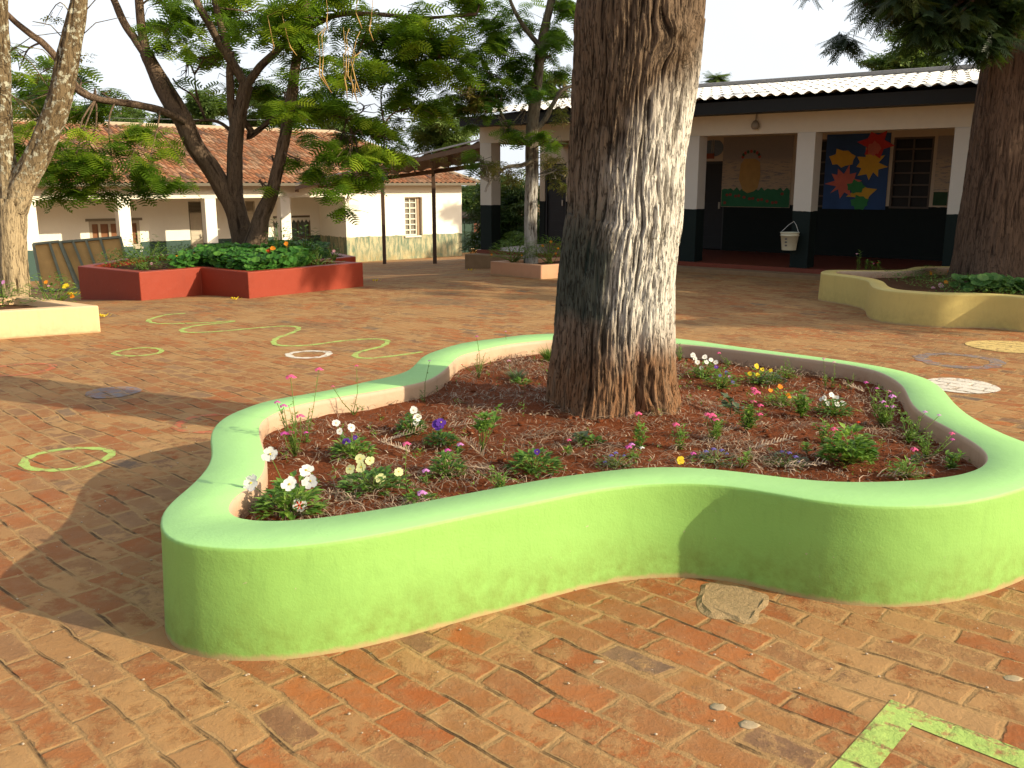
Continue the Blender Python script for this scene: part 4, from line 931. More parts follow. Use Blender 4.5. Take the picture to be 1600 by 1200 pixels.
# emblem and name board over the door
mb=MB(); cu,cz=RB.hit(1114,232,dW)
for s in (-1,1):
    pts=[]
    for k in range(9):
        a=math.radians(60-k*20); pts.append((cu+s*(.05+.21*math.cos(a)*1.05),cz+.01+.19*math.sin(a)))
    pts=[(cu+s*.03,cz+.19)]+pts+[(cu+s*.03,cz-.05)]
    if s>0: pts=pts[::-1]
    mb.poly([RB.W(u,dW-.004,z) for u,z in pts])
RB.slab(mb,cu-.012,cu+.012,dW-.012,dW-.002,cz-.2,cz+.2)
mb.build('wall_emblem',plain('faded_blue_emblem',(.16,.20,.24),.8,.4,40),rb)
a=RB.hit(1101,240,dW);b=RB.hit(1116,248,dW); mb=MB(); RB.slab(mb,a[0],b[0],dW-.03,dW-.003,b[1],a[1]); mb.build('door_plate',plain('red_brown_plate',(.28,.07,.03),.6),rb)
mb=MB(); q=RB.hit(1183,183)[0]; qz=RB.hit(1183,196)[1]
mb.tube([RB.W(q,-.02,qz+.22),RB.W(q,-.05,qz+.08)],.012,6); mb.lathe(RB.W(q,-.06,qz),[(.001,.09),(.04,.08),(.075,.02),(.08,-.03),(.05,-.07),(.001,-.08)],12); mb.build('wall_lamp',plain('dusty_lamp_glass',(.30,.25,.19),.5),rb,True)
# murals (plain stand-in pictures)
def flat(fr,d,pts,mb,m=0): mb.poly([fr.W(u,d,z) for u,z in pts],m)
MR=plain('mural_red',(.30,.06,.04),.8); PRM=plain('grey_print',(.15,.14,.13),.7)
def mural(): 
    u0,zt=RB.hit(1131,216,dW-.02);u1,_=RB.hit(1240,216,dW-.02); _,z0=RB.hit(1180,324,dW-.02); zt=RB.hit(1180,213,dW-.02)[1]
    mm=NT('sketched_sky_paint'); p=mm.pos(); st=mm.noise(mm.vm('MULTIPLY',p,(1.4,1.4,9)),3.2,7,.75); X=mm.xyz(p)
    c=mm.mix(mm.m('MULTIPLY',mm.ss(st,.50,.62),.75),(.52,.40,.27),(.12,.15,.20)); c=mm.mix(mm.ss(X[2],2.05,2.3),c,mm.mix(mm.noise(p,30,6,.8),(.20,.20,.22),(.45,.36,.27)))
    mb=MB(); RB.slab(mb,u0,u1,dW-.02,dW-.003,z0,zt); o=mb.build('meadow_mural',mm.end(mm.bsdf(c,.8)),rb); W_=u1-u0;Hh=zt-z0
    g=MB(); n=22; pts=[(u0+.01,z0+.01)]+[(u1-.01,z0+.01)]+[(u1-.01-(W_-.02)*i/n,z0+Hh*(.245+.03*(i%2)+.012*math.sin(i*2.3))) for i in range(n+1)]; flat(RB,dW-.024,pts,g)
    g.build('painted_grass',plain('mural_green',(.035,.17,.075),.8,.3,5),o)
    for i in range(14):
        g=MB(); a=u0+W_*(.06+.88*((i*.618)%1)); z=z0+Hh*(.06+.14*((i*.37)%1)); flat(RB,dW-.027,[(a+.04*math.cos(t*1.05),z+.035*math.sin(t*1.05)) for t in range(6)],g); g.build('painted_red_dot',MR,o)
    g=MB(); cu=u0+W_*.42; zb=z0+Hh*.24
    flat(RB,dW-.028,[(cu-.16,zb),(cu-.05,zb-.06),(cu+.10,zb-.02),(cu+.19,zb+.05),(cu+.24,zb+.30),(cu+.22,zb+.62),(cu+.10,zb+.70),(cu-.16,zb+.70),(cu-.24,zb+.58),(cu-.27,zb+.25)],g)
    g.build('painted_yellow_pot',plain('mural_ochre',(.50,.30,.10),.8,.2),o)
    g=MB()
    for i in range(9):
        a=math.pi*i/8; x=cu+.20*math.cos(a); z=zb+.74+.12*math.sin(a); flat(RB,dW-.031,[(x+.035*math.cos(t*1.05),z+.04*math.sin(t*1.05)) for t in range(6)],g,i%2)
    g.build('painted_flowers',[plain('mural_flower_red',(.45,.08,.05),.8),plain('mural_leaf',(.05,.12,.07),.8)],o)
mural()
def mural2():
    u0,_=RB.hit(1290,250,dW-.02);u1,_=RB.hit(1389,250,dW-.02); z0=RB.hit(1340,327,dW-.02)[1]; zt=RB.hit(1340,209,dW-.02)[1]
    mb=MB(); RB.slab(mb,u0,u1,dW-.02,dW-.003,z0,zt); o=mb.build('blue_mural',plain('mural_blue',(.035,.085,.22),.7,.45,2.5),rb); W_=u1-u0;Hh=zt-z0
    def burst(cx,cz,r,n,inner=.55,ph=0,e=1.0): 
        return [(u0+W_*cx+ (r if k%2==0 else r*inner)*e*math.cos(ph+math.pi*k/n)*(1+.15*math.sin(k*2.1)), z0+Hh*cz+(r if k%2==0 else r*inner)*math.sin(ph+math.pi*k/n)*(1+.12*math.cos(k*1.7))) for k in range(2*n)]
    items=[('painted_yellow_burst',(.75,.42,.05),[(.27,.68,.20,7,.75,.2,1.45),(.72,.60,.33,9,.6,.5,1.0),(.63,.22,.24,4,.5,.3,1.3)]),('painted_red_burst',(.60,.05,.04),[(.78,.86,.30,6,.62,.9,1.15)]),('painted_pink_burst',(.66,.17,.12),[(.33,.36,.34,10,.55,.1,1.1),(.76,.80,.15,8,.8,0,1)]),('painted_green_burst',(.05,.25,.08),[(.52,.30,.15,7,.7,0,1.4),(.60,.09,.16,8,.75,.4,1.3)])]
    for j,(nm,c,sh) in enumerate(items):
        g=MB()
        for k,a in enumerate(sh): flat(RB,dW-.023-.003*j-.0008*k,burst(*a),g)
        g.build(nm,plain('mural_'+nm,c,.8,.2),o)
mural2()
mb=MB(); a=RB.hit(1463,250,dW-.02)[0];b=RB.hit(1487,250,dW-.02)[0]; RB.slab(mb,a,b,dW-.02,dW-.003,RB.hit(1475,322,dW-.02)[1],RB.hit(1475,212,dW-.02)[1])
o=mb.build('faded_mural',bpy.data.materials['sketched_sky_paint'],rb); mb=MB(); RB.slab(mb,a+.01,b-.01,dW-.025,dW-.0205,RB.hit(1475,322,dW-.02)[1]+.01,RB.hit(1475,300,dW-.02)[1]); mb.build('painted_grass',plain('mural_dark_green',(.03,.07,.03),.8,.4,8),o)
# bucket on its pillar
bu,bz=Wp(1240,377); 
bk=thing('bucket','white plastic bucket with wire handle hanging on a dark green pillar','bucket',tuple(RB.W(bu,-.20,bz-.2)))
mb=MB(); Bc=RB.W(bu,-.20,RB.hit(1240,391,-.2)[1]); hb=RB.hit(1240,363,-.2)[1]-RB.hit(1240,391,-.2)[1]
mb.lathe(Bc,[(.001,0),(.125,0),(.128,.004),(.158,hb*.80),(.168,hb*.80),(.168,hb*.85),(.160,hb*.86),(.166,hb*.95),(.176,hb*.96),(.174,hb),(.160,hb),(.150,hb*.8),(.12,.02)],28); mb.build('bucket_body',plain('yellowed_white_plastic',(.74,.70,.52),.45,.08),bk,True)
mb=MB(); top=Bc+Vector((0,0,hb)); mb.tube([top+RB.U*-.165,top+RB.U*-.07+Vector((0,0,.13))+RB.N*-.1,top+RB.U*.0+Vector((0,0,.19))+RB.N*-.16,top+RB.U*.07+Vector((0,0,.13))+RB.N*-.1,top+RB.U*.165],.005,6); mb.build('handle',plain('white_wire',(.7,.7,.66),.4),bk)
for k in range(3):
    mb=MB(); q=Bc+RB.N*(.148+.009*k)+RB.U*-.0+Vector((0,0,hb*(.28+.18*k))); mb.box(q,.04,.004,.028,U=RB.U,V=RB.N)
    mb.build('printed_mark',PRM,bk)
# ---------- covered walkway between the buildings
wk=thing('covered_walkway','brown sheet-metal walkway roof on thin posts sloping down to the cream building','walkway',tuple(P(640,405,31)))
def pxx(p): d=p-EYE; return 800+F*d.x/d.dot(FW)
def alongpx(a,b,px):
    lo,hi=0.,1.
    for _ in range(40):
        t=(lo+hi)/2
        if pxx(a.lerp(b,t))>px: lo=t
        else: hi=t
    return a.lerp(b,lo),lo
Na,Nb,Fa,Fb=P(752,221,23.3),P(462,290,34),P(752,253,26.2),P(470,292,37.5)
f1,t1_=alongpx(Fa,Fb,677);f2,t2_=alongpx(Fa,Fb,597)
N_=[Na,Na.lerp(Nb,t1_),Na.lerp(Nb,t2_),Nb]; F_=[Fa,f1,f2,Fb]
V=[];Fc=[];ns=26;seg=40
for i in range(len(N_)-1):
    for s in range(seg+(1 if i==len(N_)-2 else 0)):
        t=s/seg; a=N_[i].lerp(N_[i+1],t);b=F_[i].lerp(F_[i+1],t); x=(i*seg+s)*.28
        for j in range(2):
            q=(a,b)[j]; V.append((q.x,q.y,q.z+.025*math.sin(x*2.2)))
for i in range(len(V)//2-1): Fc.append((2*i,2*i+1,2*i+3,2*i+2))
npmesh('roof_sheet',np.array(V),np.array(Fc),plain('rusty_brown_sheet',(.20,.13,.085),.7,.3,3),wk)
mb=MB()
for A_ in (N_,F_):
    for i in range(3): mb.bar(A_[i]+Vector((0,0,-.09)),A_[i+1]+Vector((0,0,-.09)),.07,.12)
for i in range(4): mb.bar(N_[i]+Vector((0,0,-.17)),F_[i]+Vector((0,0,-.17)),.06,.1)
for i in range(3):
    for t in (.33,.66): mb.bar(N_[i].lerp(N_[i+1],t)+Vector((0,0,-.08)),F_[i].lerp(F_[i+1],t)+Vector((0,0,-.08)),.05,.07)
mb.build('roof_frame',plain('brown_wood_frame',(.16,.095,.055),.8),wk)
mb=MB()
for i in range(3): mb.bar(N_[i]+Vector((0,0,.05)),N_[i+1]+Vector((0,0,.05)),.03,.04)
mb.build('roof_edge_trim',plain('light_metal_edge',(.42,.42,.42),.5),wk)
for q in (F_[1],F_[2]):
    mb=MB(); mb.bar(Vector((q.x,q.y,gz(q.x,q.y)-.05)),Vector((q.x,q.y,q.z-.15)),.11,.11,up=Vector((0,1,0))); mb.build('post',plain('dark_brown_post',(.10,.06,.04),.7),wk)
# kerb at the foot of the cream building
# green shed
sh=Frame(P(722,400,42),(.95,.3)); s1=sh.hit(752,380)[0]; zt=sh.hit(735,338)[1]
sd=thing('garden_shed','small dark green shed behind the corner of the cream building','shed',tuple(sh.W(s1/2,1,GL)))
mb=MB(); sh.slab(mb,0,s1+.6,0,2,GL-.1,zt)
for k in range(5): sh.slab(mb,.15+k*.35,.2+k*.35,-.03,-.002,GL,zt-.05)
mb.build('wall',plain('dark_green_boards',(.045,.085,.065),.7,.3,5),sd); mb=MB(); mb.box(sh.W(s1/2+.2,.9,zt+.12),s1+1.1,2.6,.07,U=sh.U,W=(sh.N*.12+Vector((0,0,1))).normalized()); mb.build('roof',plain('dark_shed_roof',(.05,.04,.035),.8),sd)
mb=MB(); sh.slab(mb,.55,.8,-.04,-.004,GL,zt-.3); mb.build('door_post',plain('rust_brown',(.15,.06,.04),.8),sd)
# flower pot by the veranda corner
q=GT(742,402); pt=thing('plant_pot','tan square-rimmed pot on the ground left of the veranda corner pillar','pot',tuple(q))
mb=MB(); mb.lathe(q,[(.001,0),(.15,0),(.21,.27),(.24,.27),(.24,.33),(.20,.33),(.17,.05),(.001,.05)],20); mb.build('pot_body',plain('tan_plastic',(.50,.36,.20),.7),pt,True)
# leaning board panels
def board(label,pxs,pyt,pyb,Y,n,lean,tilt,zb=None):
    a=GT(pxs[0],pyb[0]); a=P(pxs[0],pyb[0],Y); b=P(pxs[1],pyb[1],Y+.35); c=P(pxs[3],pyt[1],Y+lean+.35); d=P(pxs[2],pyt[0],Y+lean)
    root=thing('board_panel',label,'panel',tuple((a+b)/2),'brown framed panels leaning by the red planter')
    nrm=(b-a).cross(d-a).normalized()
    if nrm.y>0: nrm=-nrm
    mb=MB(); e=nrm*.02; mb.poly([a,b,c,d]); mb.poly([a-e,d-e,c-e,b-e]); mb.poly([a,a-e,b-e,b]); mb.poly([d,c,c-e,d-e]); mb.poly([a,d,d-e,a-e]); mb.poly([b,b-e,c-e,c])
    mb.build('panel_sheet',plain('ochre_board',(.55,.33,.12),.6,.35,2.5),root)
    f=MB(); w=.05
    f.bar(a+e*.6,b+e*.6,w,.05,up=nrm); f.bar(d+e*.6,c+e*.6,w,.05,up=nrm); f.bar(a+e*.8,d+e*.8,w,.05,up=nrm); f.bar(b+e*.8,c+e*.8,w,.05,up=nrm)
    for t in n: f.bar(a.lerp(b,t)+e*.9,d.lerp(c,t)+e*.9,w,.05,up=nrm)
    f.build('panel_frame',plain('grey_painted_steel',(.19,.20,.15),.55,.2),root)
gq=GT(110,455).y
board('front brown panel with grey steel frame, left one, leaning beside the red planter',(66,122,52,88+4),(382,378),(455,452),gq,(.62,),.35,0)
board('rear brown panel with grey steel frame, right one, half behind the red planter',(128,208,95,188),(379,371),(455,448),gq+.5,(.2,.42,.66),.35,0)
# power line
mb=MB(); A=P(-60,176,48);Bq=P(760,182,46); mb.tube([A.lerp(Bq,i/12)+Vector((0,0,-.25*math.sin(math.pi*i/12))) for i in range(13)],.012,4)
tag(mb.build('power_line',plain('grey_wire',(.3,.3,.3),.6)),'thin overhead wire crossing the sky above the tiled roof','wire')
# ================================================================= FLOWERS IN THE GREEN PLANTER
def flat_col(name,c,rough=.6,tr=.25):
    m=NT(name); p=m.pos(); col=m.mix(m.noise(p,60,3),tuple(x*.85 for x in c),c)
    a=m.bsdf(col,rough,spec=.2); t=m.n('ShaderNodeBsdfTranslucent',{'Color':col}).outputs[0]
    return m.end(m.n('ShaderNodeMixShader',{0:tr,1:a,2:t}).outputs[0])
PC={k:flat_col('petal_'+k,v) for k,v in dict(white=(.85,.85,.82),cream=(.80,.84,.42),pink=(.80,.12,.30),magenta=(.65,.10,.42),lilac=(.68,.28,.68),violet=(.12,.04,.36),yellow=(.85,.62,.03),orange=(.85,.28,.02),red=(.75,.06,.02),blue=(.16,.13,.45),palepink=(.78,.40,.50)).items()}
ST=flat_col('green_stem',(.16,.24,.05)); LV=[leafmat('flower_leaf_fresh',(.06,.15,.02),(.15,.29,.04),(.28,.42,.08),.35),leafmat('flower_leaf_dark',(.04,.11,.02),(.10,.21,.035),(.20,.32,.06),.3),leafmat('flower_leaf_grey',(.06,.09,.06),(.12,.16,.09),(.20,.22,.13),.25)]
EYEM=flat_col('flower_eye',(.65,.5,.05))
def diamond(V,Fc,p,d,L,w,up=Vector((0,0,1)),fold=.15):
    d=d.normalized(); s=d.cross(up)
    if s.length<.05: s=Vector((1,0,0))
    s.normalize(); u=s.cross(d); k=len(V); q=p+d*L*.45
    V+= [tuple(p),tuple(q+s*w/2+u*fold*w),tuple(p+d*L-u*L*.12),tuple(q-s*w/2+u*fold*w),tuple(q-u*0.0)]
    Fc.append((k,k+1,k+2,k+4)); Fc.append((k,k+4,k+2,k+3))
def foliage(name,items,mat,parent):
    V=[];Fc=[];A=[]
    for (p,d,L,w,r) in items:
        n0=len(V); diamond(V,Fc,p,d,L,w); A+= [r]*(len(V)-n0)
    return npmesh(name,np.array(V),np.array(Fc),mat,parent,{'rnd':A},smooth=False)
def bloom(parent,c,nrm,r,npet,col,eye=None,wide=1.0,cup=.15,two=None):
    nrm=Vector(nrm).normalized(); a=nrm.cross(Vector((.3,.1,1)));a.normalize();b=nrm.cross(a); mb=MB(); ph=random.random()*6; wide*=.74; r*=.9
    r0=r
    for i in range(npet):
        r=r0*random.uniform(.82,1.12); t=ph+2*math.pi*i/npet+random.uniform(-.15,.15); d=a*math.cos(t)+b*math.sin(t); s=nrm.cross(d); w=r*math.sin(math.pi/npet)*1.25*wide; z=nrm*r*cup*random.uniform(.4,1.6)
        p0=c+d*r*.08; p1=c+d*r*.55+s*w*.8+z*.5; p2=c+d*r*.95+s*w*.65+z; p3=c+d*r*1.02+z*.8; p4=c+d*r*.95-s*w*.65+z*1.1; p5=c+d*r*.55-s*w*.8+z*.5
        mb.poly([p0,p1,p2,p3,p4,p5],0)
        if two: e=nrm*.0008; mb.poly([p0+e,c+d*r*.5+s*w*.25+z*.5+e,c+d*r*.8+z*.8+e,c+d*r*.5-s*w*.25+z*.5+e],2)
    mb.lathe(c+nrm*.001,[(.001,r*.16),(r*.13,r*.1),(r*.15,-r*.02)],7,1)
    return mb.build('flower',[PC[col],PC[eye] if eye else EYEM,PC[two] if two else PC[col]],parent)
def head(parent,c,r,n,col,name='flower'):
    """domed cluster of small florets"""
    mb=MB()
    for i in range(n):
        t=i*2.4; q=math.sqrt((i+.5)/n); p=c+Vector((math.cos(t)*q*r,math.sin(t)*q*r,(1-q*q)*r*.5)); f=r*.38
        nr=Vector((math.cos(t)*q*.8,math.sin(t)*q*.8-.3,1)).normalized(); a=nr.cross(Vector((0,1,.2))).normalized(); b=nr.cross(a)
        for k in range(5):
            s=2*math.pi*k/5+i; d=a*math.cos(s)+b*math.sin(s); w=nr.cross(d)*f*.42; mb.poly([p,p+d*f*.6+w,p+d*f,p+d*f*.6-w])
    return mb.build(name,PC[col],parent)
def rv(a=1): return Vector((random.uniform(-a,a),random.uniform(-a,a),random.uniform(-a,a)))
GRPF='small flowering plants bedded in the green planter'
def plant(name,label,cat,bx,by,kind,h,sp,leaf,heads=(),n=60,ll=.035,lw=.016,z=None,grp=GRPF,nstem=None,yoff=0):
    n=int(n*1.7); ll*=1.2; lw*=1.25
    """bx,by base pixel; h height, sp spread in metres; heads: (px,py,color,size,type)"""
    zz=None
    b=G(bx,by,ZS+.01 if z is None else z)
    if z is None: b.z=soilz(b.x,b.y)-.005
    root=thing(name,label,cat,tuple(b),grp); st=MB(); items=[]
    hs=[]
    for hd in heads:
        p=P(hd[0],hd[1],b.y+random.uniform(-.3,.3)*sp); hs.append((p,hd))
        m=b.lerp(p,.5)+Vector((random.uniform(-.02,.02),random.uniform(-.02,.02),0)); st.tube([b+rv(.01),m,p-Vector((0,0,.004))],[.0028,.0022,.0016],4)
        if kind in('stemmy','tall'):
            for k in range(int(9*(p-b).length/.2)+3):
                t=random.uniform(.08,.9); q=b.lerp(m,t*2) if t<.5 else m.lerp(p,t*2-1); a=random.random()*6.3
                items.append((q,Vector((math.cos(a),math.sin(a),.35)),ll*random.uniform(.6,1.1)*(1.15-t*.7),lw,random.random()))
    if kind=='mound':
        for i in range(n):
            a=random.random()*6.283;rr=math.sqrt(random.random())*sp/2; zq=h*(1-(2*rr/sp)**2*.75)*random.uniform(.25,1.0); q=b+Vector((rr*math.cos(a),rr*math.sin(a),zq))
            items.append((q,Vector((math.cos(a)*.9,math.sin(a)*.9,random.uniform(-.1,.8))),ll*random.uniform(.7,1.2),lw*random.uniform(.8,1.2),random.random()))
            if i%5==0: st.tube([b,b.lerp(q,.5)+Vector((0,0,.005)),q],[.003,.0022,.0015],4)
    if kind in('stemmy','tall','twig'):
        for i in range(nstem if nstem is not None else 4):
            a=random.random()*6.283; tp=b+Vector((math.cos(a)*sp*.5*random.random(),math.sin(a)*sp*.5*random.random(),h*random.uniform(.5,1.0))); m=b.lerp(tp,.5)+rv(.02); st.tube([b,m,tp],[.003,.002,.0012],4)
            for k in range(max(4,n//max(1,(nstem or 4)))):
                t=random.uniform(.1,1) if kind!='twig' else random.uniform(.5,1); q=b.lerp(m,t*2) if t<.5 else m.lerp(tp,t*2-1); a2=random.random()*6.3
                items.append((q,Vector((math.cos(a2),math.sin(a2),random.uniform(.1,.8))),ll*random.uniform(.6,1.15),lw,random.random()))
    if kind=='grass':
        for i in range(n):
            a=random.random()*6.283; items.append((b+rv(.02),Vector((math.cos(a)*sp*.5,math.sin(a)*sp*.5,h*random.uniform(.4,1.0))),h*random.uniform(.6,1.1),.006,random.random()))
    if st.v: st.build('stem',ST,root,True)
    if items: foliage('leaves',items,LV[leaf],root)
    for p,hd in hs:
        ty=hd[4] if len(hd)>4 else 'head'; s=hd[3]
        nr=Vector((random.uniform(-.3,.3),-.8,.55+random.uniform(-.2,.3)))
        if ty=='head': head(root,p,s,9,hd[2])
        elif ty=='pansy': bloom(root,p,nr,s,5,hd[2],'yellow',1.15,.1)
        elif ty=='pet': bloom(root,p,nr,s,6,hd[2],None,1.15,.2)
        elif ty=='star': bloom(root,p,nr,s,6,'white','red',1.15,.1,'red')
    return root
W,Y_='white','yellow'
plant('petunia','white petunia with big ruffled blooms and one red-and-white star, front left corner','flower plant',455,802,'mound',.17,.24,0,[(422,710,W,.038,'pet'),(392,755,W,.040,'pet'),(452,757,W,.034,'pet'),(478,735,W,.034,'pet'),(485,752,W,.036,'pet'),(468,790,W,.032,'star')],110,.05,.026)
plant('pansy','low cream-green pansy with many pale blooms behind the white petunia','flower plant',582,762,'mound',.10,.27,1,[(547,733,'cream',.026,'pansy'),(564,730,'cream',.026,'pansy'),(563,717,'cream',.024,'pansy'),(578,720,'cream',.024,'pansy'),(594,748,'cream',.028,'pansy'),(623,737,'cream',.024,'pansy'),(545,752,'cream',.022,'pansy')],110,.04,.022)
plant('pansy','pansy with two small white blooms and one deep violet bloom, left bed','flower plant',551,712,'mound',.12,.18,0,[(525,661,W,.024,'pansy'),(531,674,W,.018,'pansy'),(549,668,W,.025,'pansy'),(541,690,'violet',.024,'pansy'),(555,684,'violet',.014,'pansy')],90,.04,.02)
plant('snapdragon','compact leafy plant topped by a tall double white bloom, left of the violet pansy','flower plant',643,675,'mound',.13,.13,1,[(646,641,W,.026,'pansy'),(652,652,W,.026,'pansy'),(650,660,W,.02,'pansy')],80,.035,.018)
plant('pansy','pansy with one large royal purple bloom facing up','flower plant',690,692,'mound',.08,.15,1,[(684,664,'violet',.034,'pansy'),(689,660,'violet',.028,'pansy')],70,.035,.018)
plant('phlox','feathery tall phlox at the inner left wall with pink heads against the planter rim','flower plant',462,710,'tall',.28,.20,0,[(454,590,'pink',.026),(433,629,'magenta',.016),(443,635,'magenta',.02),(469,651,'pink',.022),(455,677,'pink',.022),(444,678,'magenta',.02)],110,.03,.006,nstem=8)
plant('phlox','thin phlox stem with one pink head rising above the far left rim','flower plant',478,690,'tall',.2,.10,0,[(498,578,'pink',.022),(478,676,'magenta',.012)],20,.03,.006,nstem=2)
plant('phlox','lone thin stalk with a tiny pink head over the left rim','flower plant',553,648,'tall',.12,.06,0,[(557,572,'pink',.012),(520,604,'pink',.010)],14,.025,.006,nstem=2)
plant('phlox','thin stalk with small violet tip where the rim bends inward','flower plant',662,628,'tall',.10,.04,1,[(671,564,'lilac',.010)],8,.025,.007,nstem=1)
plant('verbena','squat dark clump of serrated leaves with one magenta head, left of the centre','flower plant',698,740,'mound',.12,.15,1,[(699,704,'magenta',.016)],95,.035,.015)
plant('phlox','leaning stem with a mauve head just left of the serrated clump','flower plant',637,775,'stemmy',.10,.08,0,[(635,694,'pink',.018)],10,.03,.01,nstem=1)
plant('phlox','short sprig carrying a bright mauve bloom beside the serrated clump','flower plant',668,755,'stemmy',.05,.05,1,[(665,736,'lilac',.018)],8,.03,.01,nstem=1)
plant('phlox','low pale plant with a pink-lilac head at the front rim, left','flower plant',652,782,'mound',.06,.12,0,[(659,771,'lilac',.022),(663,780,'lilac',.016)],45,.03,.014)
plant('phlox','mauve bloom on a short leafy stem right of the serrated clump','flower plant',716,706,'stemmy',.05,.06,1,[(719,695,'lilac',.018)],20,.03,.012,nstem=2)
plant('marigold_sprout','spindly plant with lobed pale leaves and no bloom, centre left of the bed','flower plant',752,704,'twig',.26,.22,0,[],55,.05,.022,nstem=6)
plant('pansy','dark leafy clump with one small indigo bloom in front of the trunk','flower plant',835,733,'mound',.10,.23,1,[(839,706,'violet',.016,'pansy')],120,.04,.02)
plant('grass_tuft','fine dull green tuft with a faded pink bud beyond the left bend','grass tuft',808,592,'grass',.13,.22,2,[(795,564,'palepink',.014)],110)
plant('grass_tuft','upright dark green tuft beside the left foot of the trunk','grass tuft',858,562,'grass',.16,.16,1,[],90)
plant('weed','spindly pale weeds by the far inner wall, left of the trunk','flower plant',748,588,'tall',.20,.16,0,[(745,526,'magenta',.012),(722,570,'red',.008)],44,.025,.006,nstem=9)
plant('weed','single wiry weed with blue tip by the far rim','flower plant',785,548,'tall',.10,.06,1,[(790,518,'lilac',.008)],12,.02,.006,nstem=2)
plant('seedling','low broad-leaved seedling on bare soil left of the trunk base','seedling',815,598,'mound',.03,.12,0,[],26,.035,.018)
plant('weed','creeping yellow-green stems at the front rim, centre','flower plant',788,768,'stemmy',.13,.28,0,[],60,.03,.010,nstem=9)
plant('seedling','grey-green three-leaved seedling in front of the trunk','seedling',903,698,'twig',.10,.08,2,[],14,.05,.03,nstem=3)
plant('seedling','dark green low seedling by the trunk foot','seedling',923,695,'mound',.05,.10,1,[],22,.045,.026)
plant('phlox','tiny salmon bud on a short stem before the trunk','flower plant',890,708,'stemmy',.05,.05,0,[(889,688,'pink',.012)],14,.03,.01,nstem=1)
plant('phlox','upright phlox with a pink head in front of the trunk foot','flower plant',999,702,'stemmy',.17,.09,0,[(997,647,'pink',.020)],50,.035,.012,nstem=4)
plant('lavender','grey mound flecked with blue florets at the front rim','flower plant',966,728,'mound',.08,.20,2,[(955,712,'blue',.012),(962,708,'blue',.012),(945,722,'blue',.010),(975,712,'blue',.01)],130,.02,.006)
plant('phlox','pair of lilac blooms by the blue mound at the front rim','flower plant',988,718,'stemmy',.06,.08,0,[(982,699,'magenta',.018),(987,695,'lilac',.016),(1003,700,W,.013)],16,.03,.01,nstem=2)
plant('phlox','rosy phlox head on a bent stem, right of the trunk foot','flower plant',1062,702,'stemmy',.16,.09,0,[(1056,664,'pink',.020)],50,.032,.01,nstem=4)
plant('phlox','tall phlox with three bright pink heads, right of the trunk','flower plant',1118,690,'stemmy',.16,.14,0,[(1112,650,'pink',.026),(1118,656,'pink',.020),(1105,648,'pink',.018)],60,.035,.012,nstem=5)
plant('phlox','branching phlox with four pink heads in the middle of the right bed','flower plant',1168,672,'stemmy',.18,.15,0,[(1181,614,'pink',.026),(1177,628,'pink',.018),(1188,634,'pink',.018),(1187,648,'pink',.018),(1177,608,'pink',.018)],70,.04,.016,nstem=6)
plant('alyssum','clump crowned by many pale blue-white florets near the far rim','flower plant',1100,588,'mound',.13,.22,0,[(1083,555,W,.022,'pansy'),(1101,558,W,.022,'pansy'),(1090,566,W,.022,'pansy'),(1104,566,W,.022,'pansy'),(1118,566,W,.02,'pansy'),(1096,575,W,.02,'pansy'),(1111,562,W,.02,'pansy'),(1086,560,W,.018,'pansy')],100,.03,.014)
plant('pansy','green clump sprinkled with small violet blooms beside the white florets','flower plant',1127,604,'mound',.14,.22,0,[(1119,573,'violet',.016,'pansy'),(1135,582,'blue',.016,'pansy'),(1145,597,'blue',.016,'pansy'),(1125,587,'blue',.013,'pansy'),(1113,590,'lilac',.01,'pansy'),(1140,589,'lilac',.012,'pansy')],110,.03,.014)
plant('pansy','yellow pansy cluster by the far wall of the right bed','flower plant',1188,595,'mound',.11,.26,0,[(1182,572,Y_,.022,'pansy'),(1172,584,Y_,.018,'pansy'),(1191,577,Y_,.016,'pansy'),(1204,579,Y_,.017,'pansy'),(1184,586,Y_,.018,'pansy')],80,.03,.014)
plant('leafy_plant','bluish-green leafy clump just right of the yellow pansies','flower plant',1205,597,'mound',.08,.18,2,[],80,.03,.016)
plant('pansy','orange pansy cluster in the middle of the right bed','flower plant',1222,632,'mound',.12,.20,0,[(1219,604,'orange',.020,'pansy'),(1204,610,'orange',.016,'pansy'),(1231,616,'orange',.018,'pansy'),(1233,620,'orange',.016,'pansy')],75,.035,.014)
plant('leafy_plant','upright bright green leafy plant right of the orange pansies','flower plant',1252,650,'stemmy',.20,.20,0,[],90,.04,.02,nstem=8)
plant('leafy_plant','small yellow-green sprig by the far wall, centre right','flower plant',1226,590,'mound',.10,.12,0,[],50,.03,.014)
plant('alyssum','compact bush covered in pure white blooms, right bed','flower plant',1302,646,'mound',.11,.19,1,[(1299,617,W,.022,'pansy'),(1288,622,W,.02,'pansy'),(1306,622,W,.022,'pansy'),(1317,630,W,.02,'pansy'),(1293,630,W,.018,'pansy'),(1308,632,W,.020,'pansy'),(1283,624,W,.014,'pansy')],110,.03,.014)
plant('stock','tall bush of pale stems with lilac and magenta blooms in the right corner','flower plant',1380,665,'tall',.24,.26,0,[(1394,620,'lilac',.022),(1388,612,'magenta',.016),(1379,628,'lilac',.018),(1395,636,'lilac',.018),(1370,607,'magenta',.012),(1353,598,'magenta',.014),(1385,635,'magenta',.012)],150,.03,.009,nstem=14)
plant('phlox','plant with three rose pink heads standing left of the leafy green clump','flower plant',1285,690,'stemmy',.14,.12,0,[(1288,669,'pink',.022),(1303,671,'pink',.020),(1303,679,'pink',.016)],36,.035,.012,nstem=3)
plant('geranium','large bright yellow-green leafy clump with a tiny red bloom behind, right bed','flower plant',1325,722,'mound',.20,.22,0,[(1341,660,'red',.010)],150,.05,.03)
